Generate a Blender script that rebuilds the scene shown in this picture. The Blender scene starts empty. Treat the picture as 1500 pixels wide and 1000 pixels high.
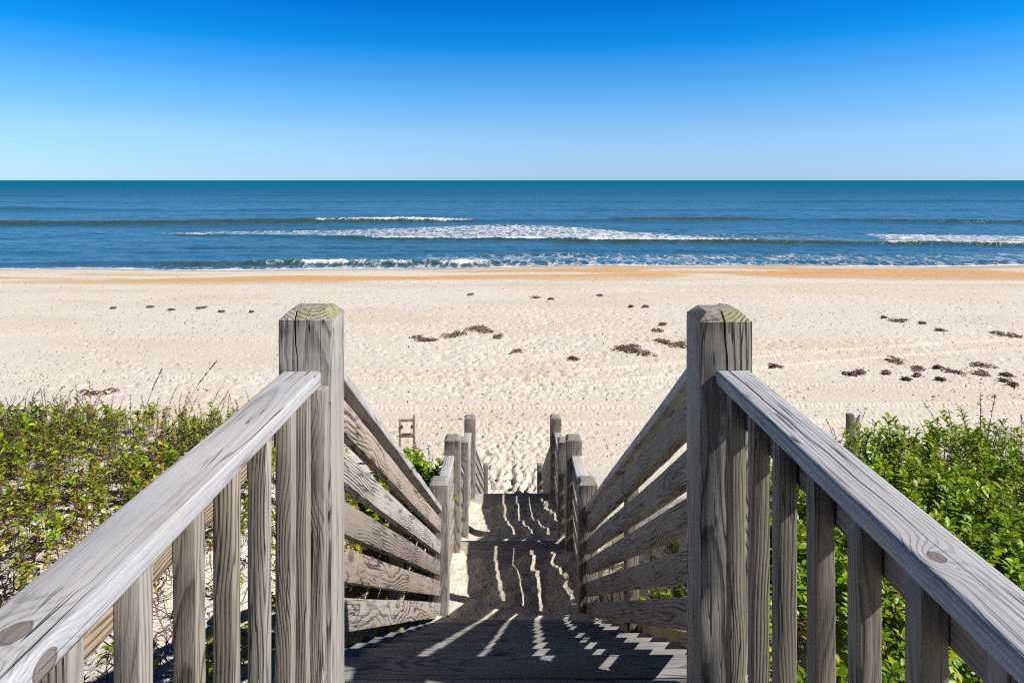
import bpy, math, random
import numpy as np
from mathutils import Vector, Matrix

random.seed(7)
RNG = np.random.default_rng(11)
R = math.radians
scene = bpy.context.scene

# ------------------------------------------------------------------ camera
# the lens sits at the origin, 1.45 m above the deck boards; +Y looks out to sea
F = 1000.0 / 1500.0                       # focal length in frame widths
PITCH = R(0.0)
cam_data = bpy.data.cameras.new("camera")
cam_data.sensor_width = 36.0
cam_data.lens = 36.0 * F
cam_data.clip_start = 0.05
cam_data.clip_end = 60000.0
cam_data.shift_y = -(236.0 - 1000.0 * math.tan(PITCH)) / 1500.0
cam = bpy.data.objects.new("camera", cam_data)
scene.collection.objects.link(cam)
cam.location = (-0.010, 0, 0)
cam.rotation_euler = (R(90) - PITCH, 0, 0)
scene.camera = cam

# ------------------------------------------------------------------ sky, sun, exposure
SUN_VEC = Vector((1.0, -0.24, 0.94)).normalized()
SUN_EL = math.asin(SUN_VEC.z)
SUN_ROT = math.atan2(SUN_VEC.x, SUN_VEC.y)
world = bpy.data.worlds.new("World")
scene.world = world
world.use_nodes = True
wn, wl = world.node_tree.nodes, world.node_tree.links
bg = wn["Background"]
sky = wn.new("ShaderNodeTexSky")
sky.sky_type = 'NISHITA'
sky.sun_disc = False
sky.sun_elevation = SUN_EL
sky.sun_rotation = SUN_ROT
sky.altitude = 0.0
sky.air_density = 1.0
sky.dust_density = 0.0
sky.ozone_density = 1.0
# the clear autumn air: a deeper blue than the plain sky model, by height above the horizon
sky_tc = wn.new("ShaderNodeTexCoord")
sky_sep = wn.new("ShaderNodeSeparateXYZ")
sky_tint = wn.new("ShaderNodeValToRGB")
stops = [(0.0, (0.36, 0.62, 1.30)), (0.011, (0.38, 0.64, 1.33)), (0.067, (0.444, 0.704, 1.16)), (0.131, (0.246, 0.681, 1.15)),
         (0.193, (0.02, 0.569, 1.19)), (0.248, (0.004, 0.446, 1.13)), (0.34, (0.006, 0.15, 0.40)), (0.52, (0.008, 0.045, 0.11)), (1.0, (0.012, 0.020, 0.038))]
while len(sky_tint.color_ramp.elements) < len(stops): sky_tint.color_ramp.elements.new(0.5)
for el_, (p_, c_) in zip(sky_tint.color_ramp.elements, stops):
    el_.position = p_
    el_.color = (*c_, 1)
sky_mul = wn.new("ShaderNodeMix")
sky_mul.data_type = 'RGBA'
sky_mul.blend_type = 'MULTIPLY'
sky_mul.inputs['Factor'].default_value = 1.0
wl.new(sky_tc.outputs['Generated'], sky_sep.inputs[0])
wl.new(sky_sep.outputs['Z'], sky_tint.inputs[0])
wl.new(sky.outputs[0], sky_mul.inputs[6])
wl.new(sky_tint.outputs[0], sky_mul.inputs[7])
wl.new(sky_mul.outputs[2], bg.inputs['Color'])
bg.inputs['Strength'].default_value = 0.10

sun_data = bpy.data.lights.new("sun", 'SUN')
sun_data.energy = 5.0
sun_data.angle = R(0.53)
sun_data.color = (1.0, 0.95, 0.87)
sun = bpy.data.objects.new("sun", sun_data)
scene.collection.objects.link(sun)
sun.rotation_euler = SUN_VEC.to_track_quat('Z', 'Y').to_euler()

vs = scene.view_settings
vs.view_transform = 'Standard'
vs.look = 'None'
vs.exposure = 0.35
vs.gamma = 1.0
vs.use_curve_mapping = False
scene.cycles.filter_width = 1.15
scene.cycles.use_denoising = False
scene.cycles.max_bounces = 6
scene.cycles.diffuse_bounces = 1
scene.cycles.transparent_max_bounces = 4


# ------------------------------------------------------------------ small helpers
def tag(o, label=None, cat=None, group=None, kind=None):
    if label: o["label"] = label
    if cat: o["category"] = cat
    if group: o["group"] = group
    if kind: o["kind"] = kind
    return o


def link(o, parent=None):
    scene.collection.objects.link(o)
    if parent is not None:
        o.parent = parent
    return o


def empty(name, loc):
    o = bpy.data.objects.new(name, None)
    o.empty_display_size = 0.2
    scene.collection.objects.link(o)
    o.location = loc
    return o


def mesh_np(name, V, faces, mat=None, smooth=False, attrs=None, colors=None):
    """faces: list of index arrays, each (n, k) with one k"""
    me = bpy.data.meshes.new(name)
    V = np.asarray(V, dtype=np.float32)
    me.vertices.add(len(V))
    me.vertices.foreach_set("co", V.ravel())
    loops = np.concatenate([f.ravel() for f in faces]).astype(np.int32)
    tot = np.concatenate([np.full(len(f), f.shape[1], dtype=np.int32) for f in faces])
    start = np.concatenate([[0], np.cumsum(tot)[:-1]]).astype(np.int32)
    me.loops.add(len(loops))
    me.loops.foreach_set("vertex_index", loops)
    me.polygons.add(len(tot))
    me.polygons.foreach_set("loop_start", start)
    me.polygons.foreach_set("loop_total", tot)
    if smooth:
        me.polygons.foreach_set("use_smooth", np.ones(len(tot), dtype=bool))
    me.update(calc_edges=True)
    me.validate()
    for k, a in (attrs or {}).items():
        at = me.attributes.new(k, 'FLOAT', 'POINT')
        at.data.foreach_set("value", np.asarray(a, dtype=np.float32).ravel())
    for k, c in (colors or {}).items():
        at = me.attributes.new(k, 'FLOAT_COLOR', 'POINT')
        c4 = np.ones((len(V), 4), dtype=np.float32)
        c4[:, :3] = c
        at.data.foreach_set("color", c4.ravel())
    if mat: me.materials.append(mat)
    return me


def hash2(ix, iy, seed):
    h = (ix.astype(np.int64) * 374761393 + iy.astype(np.int64) * 668265263 + seed * 974634533) & 0xFFFFFFFF
    h = ((h ^ (h >> 13)) * 1274126177) & 0xFFFFFFFF
    h = h ^ (h >> 16)
    return (h & 0xFFFFFF) / float(0xFFFFFF)


def vnoise(x, y, seed=0):
    ix, iy = np.floor(x), np.floor(y)
    fx, fy = x - ix, y - iy
    fx = fx * fx * fx * (fx * (fx * 6 - 15) + 10)
    fy = fy * fy * fy * (fy * (fy * 6 - 15) + 10)
    a, b = hash2(ix, iy, seed), hash2(ix + 1, iy, seed)
    c, d = hash2(ix, iy + 1, seed), hash2(ix + 1, iy + 1, seed)
    return (a + (b - a) * fx) * (1 - fy) + (c + (d - c) * fx) * fy - 0.5


def fbm(x, y, seed=0, octaves=4):
    s, a = 0, 1.0
    for o in range(octaves):
        s = s + a * vnoise(x, y, seed + o * 17)
        x, y, a = x * 2.03 + 13.1, y * 2.03 + 7.7, a * 0.5
    return s


def sstep(a, b, x):
    t = np.clip((x - a) / (b - a), 0, 1)
    return t * t * (3 - 2 * t)


# ------------------------------------------------------------------ node shorthand
class NT:
    def __init__(self, name):
        self.mat = bpy.data.materials.new(name)
        self.mat.use_nodes = True
        self.n, self.l = self.mat.node_tree.nodes, self.mat.node_tree.links
        self.bsdf = self.n["Principled BSDF"]
        self.out = self.n["Material Output"]

    def node(self, t, **kw):
        nd = self.n.new(t)
        for k, v in kw.items(): setattr(nd, k, v)
        return nd

    def put(self, sock, v):
        if hasattr(v, 'is_linked') or isinstance(v, bpy.types.NodeSocket): self.l.new(v, sock)
        else: sock.default_value = v

    def math(self, op, a, b=0.0, c=0.0, clamp=False):
        nd = self.node("ShaderNodeMath", operation=op, use_clamp=clamp)
        for i, v in enumerate((a, b, c)): self.put(nd.inputs[i], v)
        return nd.outputs[0]

    def vmath(self, op, a, b=(0, 0, 0)):
        nd = self.node("ShaderNodeVectorMath", operation=op)
        self.put(nd.inputs[0], a)
        if op == 'SCALE': self.put(nd.inputs['Scale'], b)
        else: self.put(nd.inputs[1], b)
        return nd.outputs[1] if op in ('LENGTH', 'DISTANCE') else nd.outputs[0]

    def noise(self, vec, scale, detail=3.0, rough=0.5, dist=0.0, color=False):
        nd = self.node("ShaderNodeTexNoise")
        self.put(nd.inputs['Vector'], vec)
        nd.inputs['Scale'].default_value = scale
        nd.inputs['Detail'].default_value = detail
        nd.inputs['Roughness'].default_value = rough
        nd.inputs['Distortion'].default_value = dist
        return nd.outputs['Color'] if color else nd.outputs[0]

    def ramp(self, fac, stops, interp='LINEAR'):
        nd = self.node("ShaderNodeValToRGB")
        cr = nd.color_ramp
        cr.interpolation = interp
        while len(cr.elements) < len(stops): cr.elements.new(0.5)
        for e, (p, c) in zip(cr.elements, stops):
            e.position = p
            e.color = (c, c, c, 1) if isinstance(c, (int, float)) else (*c, 1)
        self.put(nd.inputs[0], fac)
        return nd.outputs[0]

    def mix(self, fac, a, b, blend='MIX'):
        nd = self.node("ShaderNodeMix", data_type='RGBA', blend_type=blend)
        self.put(nd.inputs['Factor'], fac)
        for s, v in ((nd.inputs[6], a), (nd.inputs[7], b)):
            if isinstance(v, tuple) and len(v) == 3: v = (*v, 1)
            self.put(s, v)
        return nd.outputs[2]

    def combine(self, x, y, z):
        nd = self.node("ShaderNodeCombineXYZ")
        for i, v in enumerate((x, y, z)): self.put(nd.inputs[i], v)
        return nd.outputs[0]

    def sep(self, v):
        nd = self.node("ShaderNodeSeparateXYZ")
        self.put(nd.inputs[0], v)
        return nd.outputs

    def attr(self, name, out='Fac'):
        nd = self.node("ShaderNodeAttribute", attribute_name=name)
        return nd.outputs[out]

    def bump(self, height, dist, strength=1.0, normal=None):
        nd = self.node("ShaderNodeBump")
        nd.inputs['Strength'].default_value = strength
        nd.inputs['Distance'].default_value = dist
        self.put(nd.inputs['Height'], height)
        if normal is not None: self.put(nd.inputs['Normal'], normal)
        return nd.outputs[0]


# ------------------------------------------------------------------ weathered wood
def make_wood(name, algae='none', knots=(), wig=0.055, worn=0.18, ring=135.0, contrast=1.05, light=(0.355, 0.345, 0.335), dark=(0.065, 0.058, 0.052)):
    t = NT(name)
    tc = t.node("ShaderNodeTexCoord")
    info = t.node("ShaderNodeObjectInfo")
    wnz = t.node("ShaderNodeTexWhiteNoise", noise_dimensions='1D')
    t.put(wnz.inputs['W'], t.math('MULTIPLY', info.outputs['Random'], 91.7))
    rnd = t.sep(t.vmath('SUBTRACT', wnz.outputs['Color'], (0.5, 0.5, 0.5)))
    wn2 = t.node("ShaderNodeTexWhiteNoise", noise_dimensions='1D')
    t.put(wn2.inputs['W'], t.math('MULTIPLY_ADD', info.outputs['Random'], 57.3, 11.0))
    rnd2 = t.sep(t.vmath('SUBTRACT', wn2.outputs['Color'], (0.5, 0.5, 0.5)))
    ox, oy, oz = t.sep(tc.outputs['Object'])
    xs = t.math('MULTIPLY_ADD', info.outputs['Random'], 60.0, ox)           # each board cut from its own log
    vec = t.combine(xs, oy, oz)
    # knots
    vk = t.vmath('MULTIPLY', vec, (1.7, 6.5, 6.5))
    vor = t.node("ShaderNodeTexVoronoi", voronoi_dimensions='3D')
    t.put(vor.inputs['Vector'], vk)
    vor.inputs['Scale'].default_value = 1.0
    kd = vor.outputs['Distance']
    knot_pull = t.math('POWER', 2.718, t.math('MULTIPLY', t.math('MULTIPLY', kd, kd), -16.0))
    own = None
    for (kx, ky, kz, kr) in knots:
        dk = t.vmath('DISTANCE', t.vmath('MULTIPLY', tc.outputs['Object'], (0.8, 1, 1)), (kx * 0.8, ky, kz))
        dk = t.math('DIVIDE', dk, kr)
        knot_pull = t.math('MAXIMUM', knot_pull, t.math('POWER', 2.718, t.math('MULTIPLY', t.math('MULTIPLY', dk, dk), -0.16)))
        own = dk if own is None else t.math('MINIMUM', own, dk)
    # growth rings round a pith that runs off the board's axis
    warp = t.sep(t.vmath('SUBTRACT', t.noise(t.vmath('MULTIPLY', vec, (1.0, 2.4, 2.4)), 1.6, 2.0, 0.5, color=True), (0.5, 0.5, 0.5)))
    py = t.math('MULTIPLY', rnd[0], 0.12)
    pz = t.math('MULTIPLY_ADD', rnd[1], 0.10, 0.055)
    ty = t.math('MULTIPLY', rnd[2], 0.035)
    tz = t.math('MULTIPLY', rnd2[0], 0.05)
    yy = t.math('ADD', t.math('SUBTRACT', t.math('SUBTRACT', oy, py), t.math('MULTIPLY', ox, ty)), t.math('MULTIPLY', warp[0], wig))
    zz = t.math('ADD', t.math('SUBTRACT', t.math('SUBTRACT', oz, pz), t.math('MULTIPLY', ox, tz)), t.math('MULTIPLY', warp[1], wig))
    rr = t.math('SQRT', t.math('ADD', t.math('MULTIPLY', yy, yy), t.math('MULTIPLY', zz, zz)))
    fine = t.noise(t.vmath('MULTIPLY', vec, (5, 60, 60)), 1.0, 3.0, 0.6)
    rr = t.math('ADD', rr, t.math('MULTIPLY', knot_pull, 0.035))
    rr = t.math('ADD', rr, t.math('MULTIPLY', fine, 0.0045))
    ph = t.math('FRACT', t.math('MULTIPLY', rr, ring))
    rv = t.ramp(ph, [(0.0, 0.05), (0.10, 0.90), (0.45, 1.0), (0.68, 0.60), (0.82, 0.10), (0.95, 0.0), (1.0, 0.05)])
    zone = t.noise(t.vmath('MULTIPLY', vec, (1.2, 9, 9)), 1.0, 3.0, 0.55)
    amt = t.ramp(zone, [(0.36, worn), (0.58, 1.0)])                          # how far the early wood has worn
    ringv = t.math('SUBTRACT', 1.0, t.math('MULTIPLY', t.math('SUBTRACT', 1.0, rv), t.math('MULTIPLY', amt, 0.75 * contrast)))
    fibre = t.noise(t.vmath('MULTIPLY', vec, (14, 330, 330)), 1.0, 3.0, 0.7)
    fibre2 = t.noise(t.vmath('MULTIPLY', vec, (2.0, 70, 70)), 1.0, 3.0, 0.65)
    val = t.math('ADD', ringv, t.math('MULTIPLY', t.math('SUBTRACT', fibre, 0.5), 1.1))
    val = t.math('ADD', val, t.math('MULTIPLY', t.math('SUBTRACT', fibre2, 0.5), 1.1), clamp=True)
    mid = tuple((a * 0.55 + b * 0.45) for a, b in zip(light, dark))
    col = t.ramp(val, [(0.0, dark), (0.45, mid), (0.95, light)])
    brown = t.noise(t.vmath('MULTIPLY', vec, (0.9, 5, 5)), 1.3, 3.0, 0.6)
    col = t.mix(t.ramp(brown, [(0.48, 0.0), (0.76, 0.5)]), col, t.mix(1.0, col, (1.10, 0.94, 0.78), 'MULTIPLY'))
    # knot cores
    core = t.ramp(kd, [(0.05, 1.0), (0.13, 0.0)])
    col = t.mix(t.math('MULTIPLY', core, 0.75), col, (0.11, 0.075, 0.05))
    if own is not None:
        edge_n = t.math('MULTIPLY_ADD', fine, 0.5, own)
        col = t.mix(t.ramp(edge_n, [(0.95, 0.85), (1.0, 0.35)]) if False else t.math('MULTIPLY', t.math('LESS_THAN', edge_n, 1.15), 0.72), col, (0.13, 0.085, 0.06))
        rim = t.math('MULTIPLY', t.math('LESS_THAN', t.math('ABSOLUTE', t.math('SUBTRACT', edge_n, 1.2)), 0.09), 0.7)
        col = t.mix(rim, col, (0.06, 0.05, 0.045))
    # drying checks
    chk = t.noise(t.vmath('MULTIPLY', vec, (1.6, 46, 46)), 1.0, 2.0, 0.5, 0.3)
    chk2 = t.noise(vec, 2.3, 1.0)
    ck = t.math('MULTIPLY', t.ramp(t.math('ABSOLUTE', t.math('SUBTRACT', chk, 0.5)), [(0.007, 1.0), (0.020, 0.0)]),
                t.ramp(chk2, [(0.46, 0.0), (0.54, 1.0)]))
    col = t.mix(t.math('MULTIPLY', ck, 0.85), col, (0.03, 0.026, 0.022))
    # water stains and soft dirt
    st = t.noise(vec, 5.0, 4.0, 0.65)
    col = t.mix(t.ramp(st, [(0.52, 0.0), (0.75, 0.45)]), col, t.mix(1.0, col, (0.55, 0.54, 0.53), 'MULTIPLY'))
    col = t.mix(1.0, col, info.outputs['Color'], 'MULTIPLY')
    if algae != 'none':
        geo = t.node("ShaderNodeNewGeometry")
        nz = t.sep(geo.outputs['Normal'])[2]
        an = t.noise(vec, 13.0 if algae == 'top' else 6.0, 4.0, 0.65)
        if algae == 'top':
            m = t.math('MULTIPLY', t.ramp(an, [(0.42, 0.0), (0.62, 0.8)]), t.ramp(nz, [(0.25, 0.0), (0.5, 1.0)]))
            drip = t.math('MULTIPLY', t.ramp(fibre2, [(0.5, 0.0), (0.7, 0.6)]), t.ramp(ox, [(0.0, 0.0), (1.0, 1.0)]))
            m = t.math('MAXIMUM', m, t.math('MULTIPLY', drip, t.ramp(t.math('SUBTRACT', ox, t.attr("algae_line")), [(0.0, 0.0), (0.09, 0.8)])))
            col = t.mix(m, col, t.mix(ringv, (0.10, 0.12, 0.03), (0.30, 0.31, 0.10)))
        else:
            m = t.ramp(an, [(0.34, 0.0), (0.6, 0.75)])
            col = t.mix(m, col, t.mix(ringv, (0.13, 0.125, 0.03), (0.33, 0.29, 0.10)))
    t.l.new(col, t.bsdf.inputs['Base Color'])
    t.bsdf.inputs['Roughness'].default_value = 0.72
    t.bsdf.inputs['Specular IOR Level'].default_value = 0.32
    h = t.math('ADD', t.math('MULTIPLY', ringv, 0.55), t.math('MULTIPLY', fibre, 0.5))
    h = t.math('SUBTRACT', h, t.math('MULTIPLY', ck, 1.2))
    t.l.new(t.bump(h, 0.0022, 0.9), t.bsdf.inputs['Normal'])
    return t.mat


WOOD = make_wood("weathered_wood")
WOOD_FLAT = make_wood("weathered_board", wig=0.11, ring=85.0, contrast=1.3, light=(0.40, 0.375, 0.35), dark=(0.075, 0.058, 0.046))
WOOD_TOP = make_wood("weathered_post", algae='top', ring=120.0, contrast=1.25, wig=0.035, worn=0.55, light=(0.42, 0.405, 0.39), dark=(0.06, 0.05, 0.043))
WOOD_CAP = make_wood("silvered_cap_wood", ring=105.0, contrast=0.62, wig=0.03, worn=0.35, light=(0.475, 0.47, 0.475), dark=(0.16, 0.155, 0.155))
WOOD_CAP_KNOT = make_wood("silvered_cap_with_knots", ring=105.0, contrast=0.62, wig=0.03, worn=0.35, light=(0.475, 0.47, 0.475), dark=(0.16, 0.155, 0.155),
                          knots=((0.585, 0.0, 0.019, 0.017), (0.565, -0.050, -0.008, 0.016)))
WOOD_CAP_KNOT_SMALL = make_wood("silvered_cap_with_small_knot", ring=105.0, contrast=0.75, wig=0.03, worn=0.4, light=(0.475, 0.47, 0.475), dark=(0.14, 0.135, 0.135),
                                knots=((0.735, -0.018, -0.019, 0.011),))
WOOD_ALGAE = make_wood("algae_wood", algae='all')
WOOD_DARK = make_wood("worn_tread_wood", light=(0.33, 0.325, 0.32), dark=(0.09, 0.085, 0.08))

mt = NT("screw_metal")
mt.bsdf.inputs['Base Color'].default_value = (0.22, 0.17, 0.12, 1)
mt.bsdf.inputs['Metallic'].default_value = 0.6
mt.bsdf.inputs['Roughness'].default_value = 0.6
METAL = mt.mat


def board_mesh(name, L, w, h, mat, bev=0.004, rounds=2, seed=None, bow=0.002, crack=None, top_chamfer=None, shear=0.0):
    """A plank: local x along its length, y its width, z its thickness; softly rounded edges, a slight bow, worn ends.
    crack: (y position, width at the +x end, length) opens a split in the -z face near the +x end.
    top_chamfer cuts the four edges of the +x end.  shear: slant of the ends, metres of x per metre of z."""
    rg = np.random.default_rng(seed if seed is not None else random.randint(0, 1 << 30))
    n = max(2, int(L / 0.12)) + 1
    xs = list(np.linspace(-L / 2, L / 2, n))
    e = min(bev, L * 0.2)
    if top_chamfer:
        xs = [-L / 2, -L / 2 + e] + xs[1:-1] + [L / 2 - top_chamfer - 0.001, L / 2 - top_chamfer, L / 2]
    else:
        xs = [-L / 2, -L / 2 + e] + xs[1:-1] + [L / 2 - e, L / 2]
    xs = sorted(set(round(v, 5) for v in xs))
    if crack:
        xs = sorted(set(xs + list(np.round(np.linspace(L / 2 - crack[2], L / 2 - (top_chamfer or 0) - 0.002, 10), 5))))
    # cross-section, counter-clockwise
    def section(sy, sz):
        pts = []
        for cx, cy, a0 in ((1, 1, 0), (-1, 1, 90), (-1, -1, 180), (1, -1, 270)):
            for k in range(rounds + 1):
                a = R(a0 + 90.0 * k / rounds)
                pts.append((cx * (w / 2 - bev) * sy + bev * math.cos(a) * sy, cy * (h / 2 - bev) * sz + bev * math.sin(a) * sz))
            if crack and (cx, cy) == (-1, -1):
                pts += [None, None, None]
        return pts
    V = []
    m = 4 * (rounds + 1) + (3 if crack else 0)
    b1, b2, p1, p2 = rg.normal(0, bow), rg.normal(0, bow), rg.uniform(0, 6), rg.uniform(0, 6)
    for x in xs:
        sy = sz = 1.0
        if x <= -L / 2 + 1e-6 or (x >= L / 2 - 1e-6 and not top_chamfer):
            sy, sz = 1 - 2 * e * 0.7 / w, 1 - 2 * e * 0.7 / h
        if top_chamfer and x >= L / 2 - 1e-6:
            sy, sz = 1 - 2 * top_chamfer / w, 1 - 2 * top_chamfer / h
        sec = section(sy, sz)
        if crack:
            i = sec.index(None)
            u = (x - (L / 2 - crack[2])) / crack[2]
            cw = crack[1] * max(0.0, u) ** 0.7
            wob = 0.0015 * math.sin(x * 31) + 0.001 * math.sin(x * 77) + 0.012 * (1 - u if u > 0 else 1)
            cy = crack[0] + wob
            zf = -h / 2 * sz
            sec[i] = (cy - cw / 2 - 1e-5, zf)
            sec[i + 1] = (cy + cw * 0.2, zf + (min(0.045, h * 0.6) * min(1, max(0, u) * 2) + 1e-5))
            sec[i + 2] = (cy + cw / 2 + 1e-5, zf)
        dy = b1 * math.sin(2.2 * x + p1)
        dz = b2 * math.sin(1.9 * x + p2)
        for (y, z) in sec:
            q = rg.normal(0, 0.00035)
            V.append((x + shear * z, y + dy + q, z + dz + q))
    nx = len(xs)
    quads = []
    for i in range(nx - 1):
        for j in range(m):
            a, b = i * m + j, i * m + (j + 1) % m
            quads.append((a, b, b + m, a + m))
    quads = np.array(quads)
    caps = [np.array([list(range(m))[::-1]]), np.array([[(nx - 1) * m + j for j in range(m)]])]
    me = mesh_np(name, np.array(V), [quads] + caps, mat, smooth=True)
    me.set_sharp_from_angle(angle=R(38))
    if crack is not None or top_chamfer:
        at = me.attributes.new("algae_line", 'FLOAT', 'POINT')
        at.data.foreach_set("value", np.full(len(V), L / 2 - 0.10, dtype=np.float32))
    return me


def place(name, me, x_axis, z_hint, center, parent, tint=(1, 1, 1)):
    """local x -> x_axis, local z -> as near z_hint as it goes"""
    o = bpy.data.objects.new(name, me)
    xa = Vector(x_axis).normalized()
    za = Vector(z_hint)
    za = (za - xa * za.dot(xa)).normalized()
    ya = za.cross(xa)
    M = Matrix((xa, ya, za)).transposed().to_4x4()
    M.translation = Vector(center)
    link(o, parent)
    if parent is not None:
        M = Matrix.Translation(-Vector(parent.get("base", (0, 0, 0)))) @ M if parent.parent is None else parent.matrix_local.inverted() @ Matrix.Translation(-Vector(parent.parent.get("base", (0, 0, 0)))) @ M
    o.matrix_local = M
    o.color = (*tint, 1)
    return o


def thing(name, label, cat, base, group=None):
    o = empty(name, base)
    o["base"] = tuple(base)
    return tag(o, label, cat, group)


def plank(name, p0, p1, w, h, z_hint, parent, mat=WOOD, tint=None, **kw):
    """plank from p0 to p1; h is its size along z_hint, w across"""
    p0, p1 = Vector(p0), Vector(p1)
    if tint is None:
        g = random.uniform(0.84, 1.12)
        b = random.uniform(-0.06, 0.05)
        tint = (g * (1 + b * 0.2), g, g * (1 - b))
    me = board_mesh(name, (p1 - p0).length, w, h, mat, **kw)
    return place(name, me, p1 - p0, z_hint, (p0 + p1) / 2, parent, tint)


def screws(parent, pts, normal):
    """screw heads set into a plank (sub-parts)"""
    for p in pts:
        a = np.linspace(0, 2 * math.pi, 10, endpoint=False)
        r0 = 0.0045
        V = [(r0 * math.cos(q), r0 * math.sin(q), -0.004) for q in a] + [(r0 * math.cos(q), r0 * math.sin(q), 0.0008) for q in a] + \
            [(r0 * 0.5 * math.cos(q), r0 * 0.5 * math.sin(q), 0.0002) for q in a] + [(0, 0, -0.0008)]
        fs = [np.array([(i, (i + 1) % 10, 10 + (i + 1) % 10, 10 + i) for i in range(10)] +
                       [(10 + i, 10 + (i + 1) % 10, 20 + (i + 1) % 10, 20 + i) for i in range(10)]),
              np.array([(20 + i, 20 + (i + 1) % 10, 30) for i in range(10)])]
        me = mesh_np("screw", np.array(V), fs, METAL)
        place("screw", me, Vector((0, 1, 0.001)), normal, p, parent)


# ------------------------------------------------------------------ the lie of the land
RISE1, RUN = 0.1835, 0.305
DECK_Z, DECK_Y = -1.45, 2.09
L1_Z, L1_Y0, L1_Y1 = -3.40, 5.03, 6.45
L2_Z, L2_Y0, L2_Y1 = -4.10, 7.36, 8.95
SEA_Z = -7.5


def stair_line(Y):
    return np.interp(Y, [-20, 2.09, 4.9, 5.1, 6.45, 7.36, 8.95, 12.4, 14, 200],
                     [-1.45, -1.45, -3.22, -3.36, -3.45, -4.05, -4.15, -5.80, -5.95, -5.95])


def waterline(X):
    return 58.8 + 0.040 * X + 0.8 * np.sin(X * 0.11 + 0.4) + 0.35 * np.sin(X * 0.31)


def beach(X, Y):
    Ys = Y - (waterline(np.clip(X, -300, 300)) - 59.0) * sstep(25, 55, Y)
    return np.interp(Ys, [-50, 9, 13, 20, 30, 42, 50, 55, 59, 66, 80, 140, 400],
                     [-5.5, -5.7, -5.87, -6.02, -6.22, -6.50, -6.82, -7.12, -7.5, -7.95, -8.6, -10.0, -14.0])


def land(X, Y):
    X, Y = np.asarray(X, float), np.asarray(Y, float)
    b = beach(X, Y)
    right = X > 0
    yc = np.where(right, np.interp(X, [0, 0.8, 1.4, 2.3, 5, 12], [4.2, 4.3, 4.8, 5.25, 5.35, 6.5]),
                  np.interp(-X, [0, 0.8, 2.5, 5, 12], [5.6, 5.8, 6.35, 6.5, 7.5]))
    top = np.where(right, -2.24, -2.42) + 0.10 * fbm(X * 0.8, Y * 0.8, 3, 3)
    fall = np.maximum(0, Y - yc)
    dune = top - 0.52 * fall * sstep(0, 0.9, fall) - 0.0 * fall
    h = np.maximum(dune, b)
    h = h + 0.25 * np.exp(-((dune - b) / 0.5) ** 2) * 0.5
    s = stair_line(Y)
    ax = np.abs(X)
    cor = s - np.where(right, 0.07, 0.18) - np.where(right, 0.39, 0.28) * (1 - sstep(0.62, 0.8, ax)) * (1 - sstep(11.8, 12.8, Y))
    cor = np.minimum(cor, h + 0.02)
    outer = np.where(right, 1.9, 2.1)
    k = 1 - sstep(0.72, 1.0, (ax - 0.72) / (outer - 0.72) * 0.28 + 0.72)
    k = k * (1 - sstep(12.5, 14.5, Y))
    return h * (1 - k) + cor * k


def hit(px, py, lo=2.0, hi=62.0):
    """point of the ground a line of sight from the deck meets (photo measurements -> metres)"""
    fwd = 1000.0
    dx, dz = (px - 750.0) / fwd, -(py - 264.0) / fwd
    ys = np.linspace(lo, hi, 6000)
    d = land(dx * ys, ys) - dz * ys
    i = np.argmax(d > 0)
    return float(dx * ys[i]), float(ys[i]), float(land(dx * ys[i], ys[i]))


# tyre tracks: (list of (x, y) along the wheel path, half width)
TRACKS = []
for pts in ([(-20, 18.4), (-8, 18.0), (0, 17.9), (8, 18.1), (22, 18.9)], [(-20, 17.0), (-8, 16.7), (0, 16.5), (8, 16.9), (22, 17.6)],
            [(2, 20.2), (8, 22.0), (14, 23.8), (24, 25.2)], [(2, 21.6), (8, 23.4), (14, 25.1), (24, 26.6)],
            [(-24, 27.2), (-10, 26.0), (0, 24.6), (6, 24.0), (12, 24.6)], [(-24, 21.8), (-9, 20.6), (1, 20.9), (12, 19.6), (20, 19.3)]):
    P = np.array(pts, float)
    xs = np.linspace(P[0, 0], P[-1, 0], 200)
    co = np.polyfit(P[:, 0], P[:, 1], 3)
    TRACKS.append((P[0, 0], P[-1, 0], co))


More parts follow.
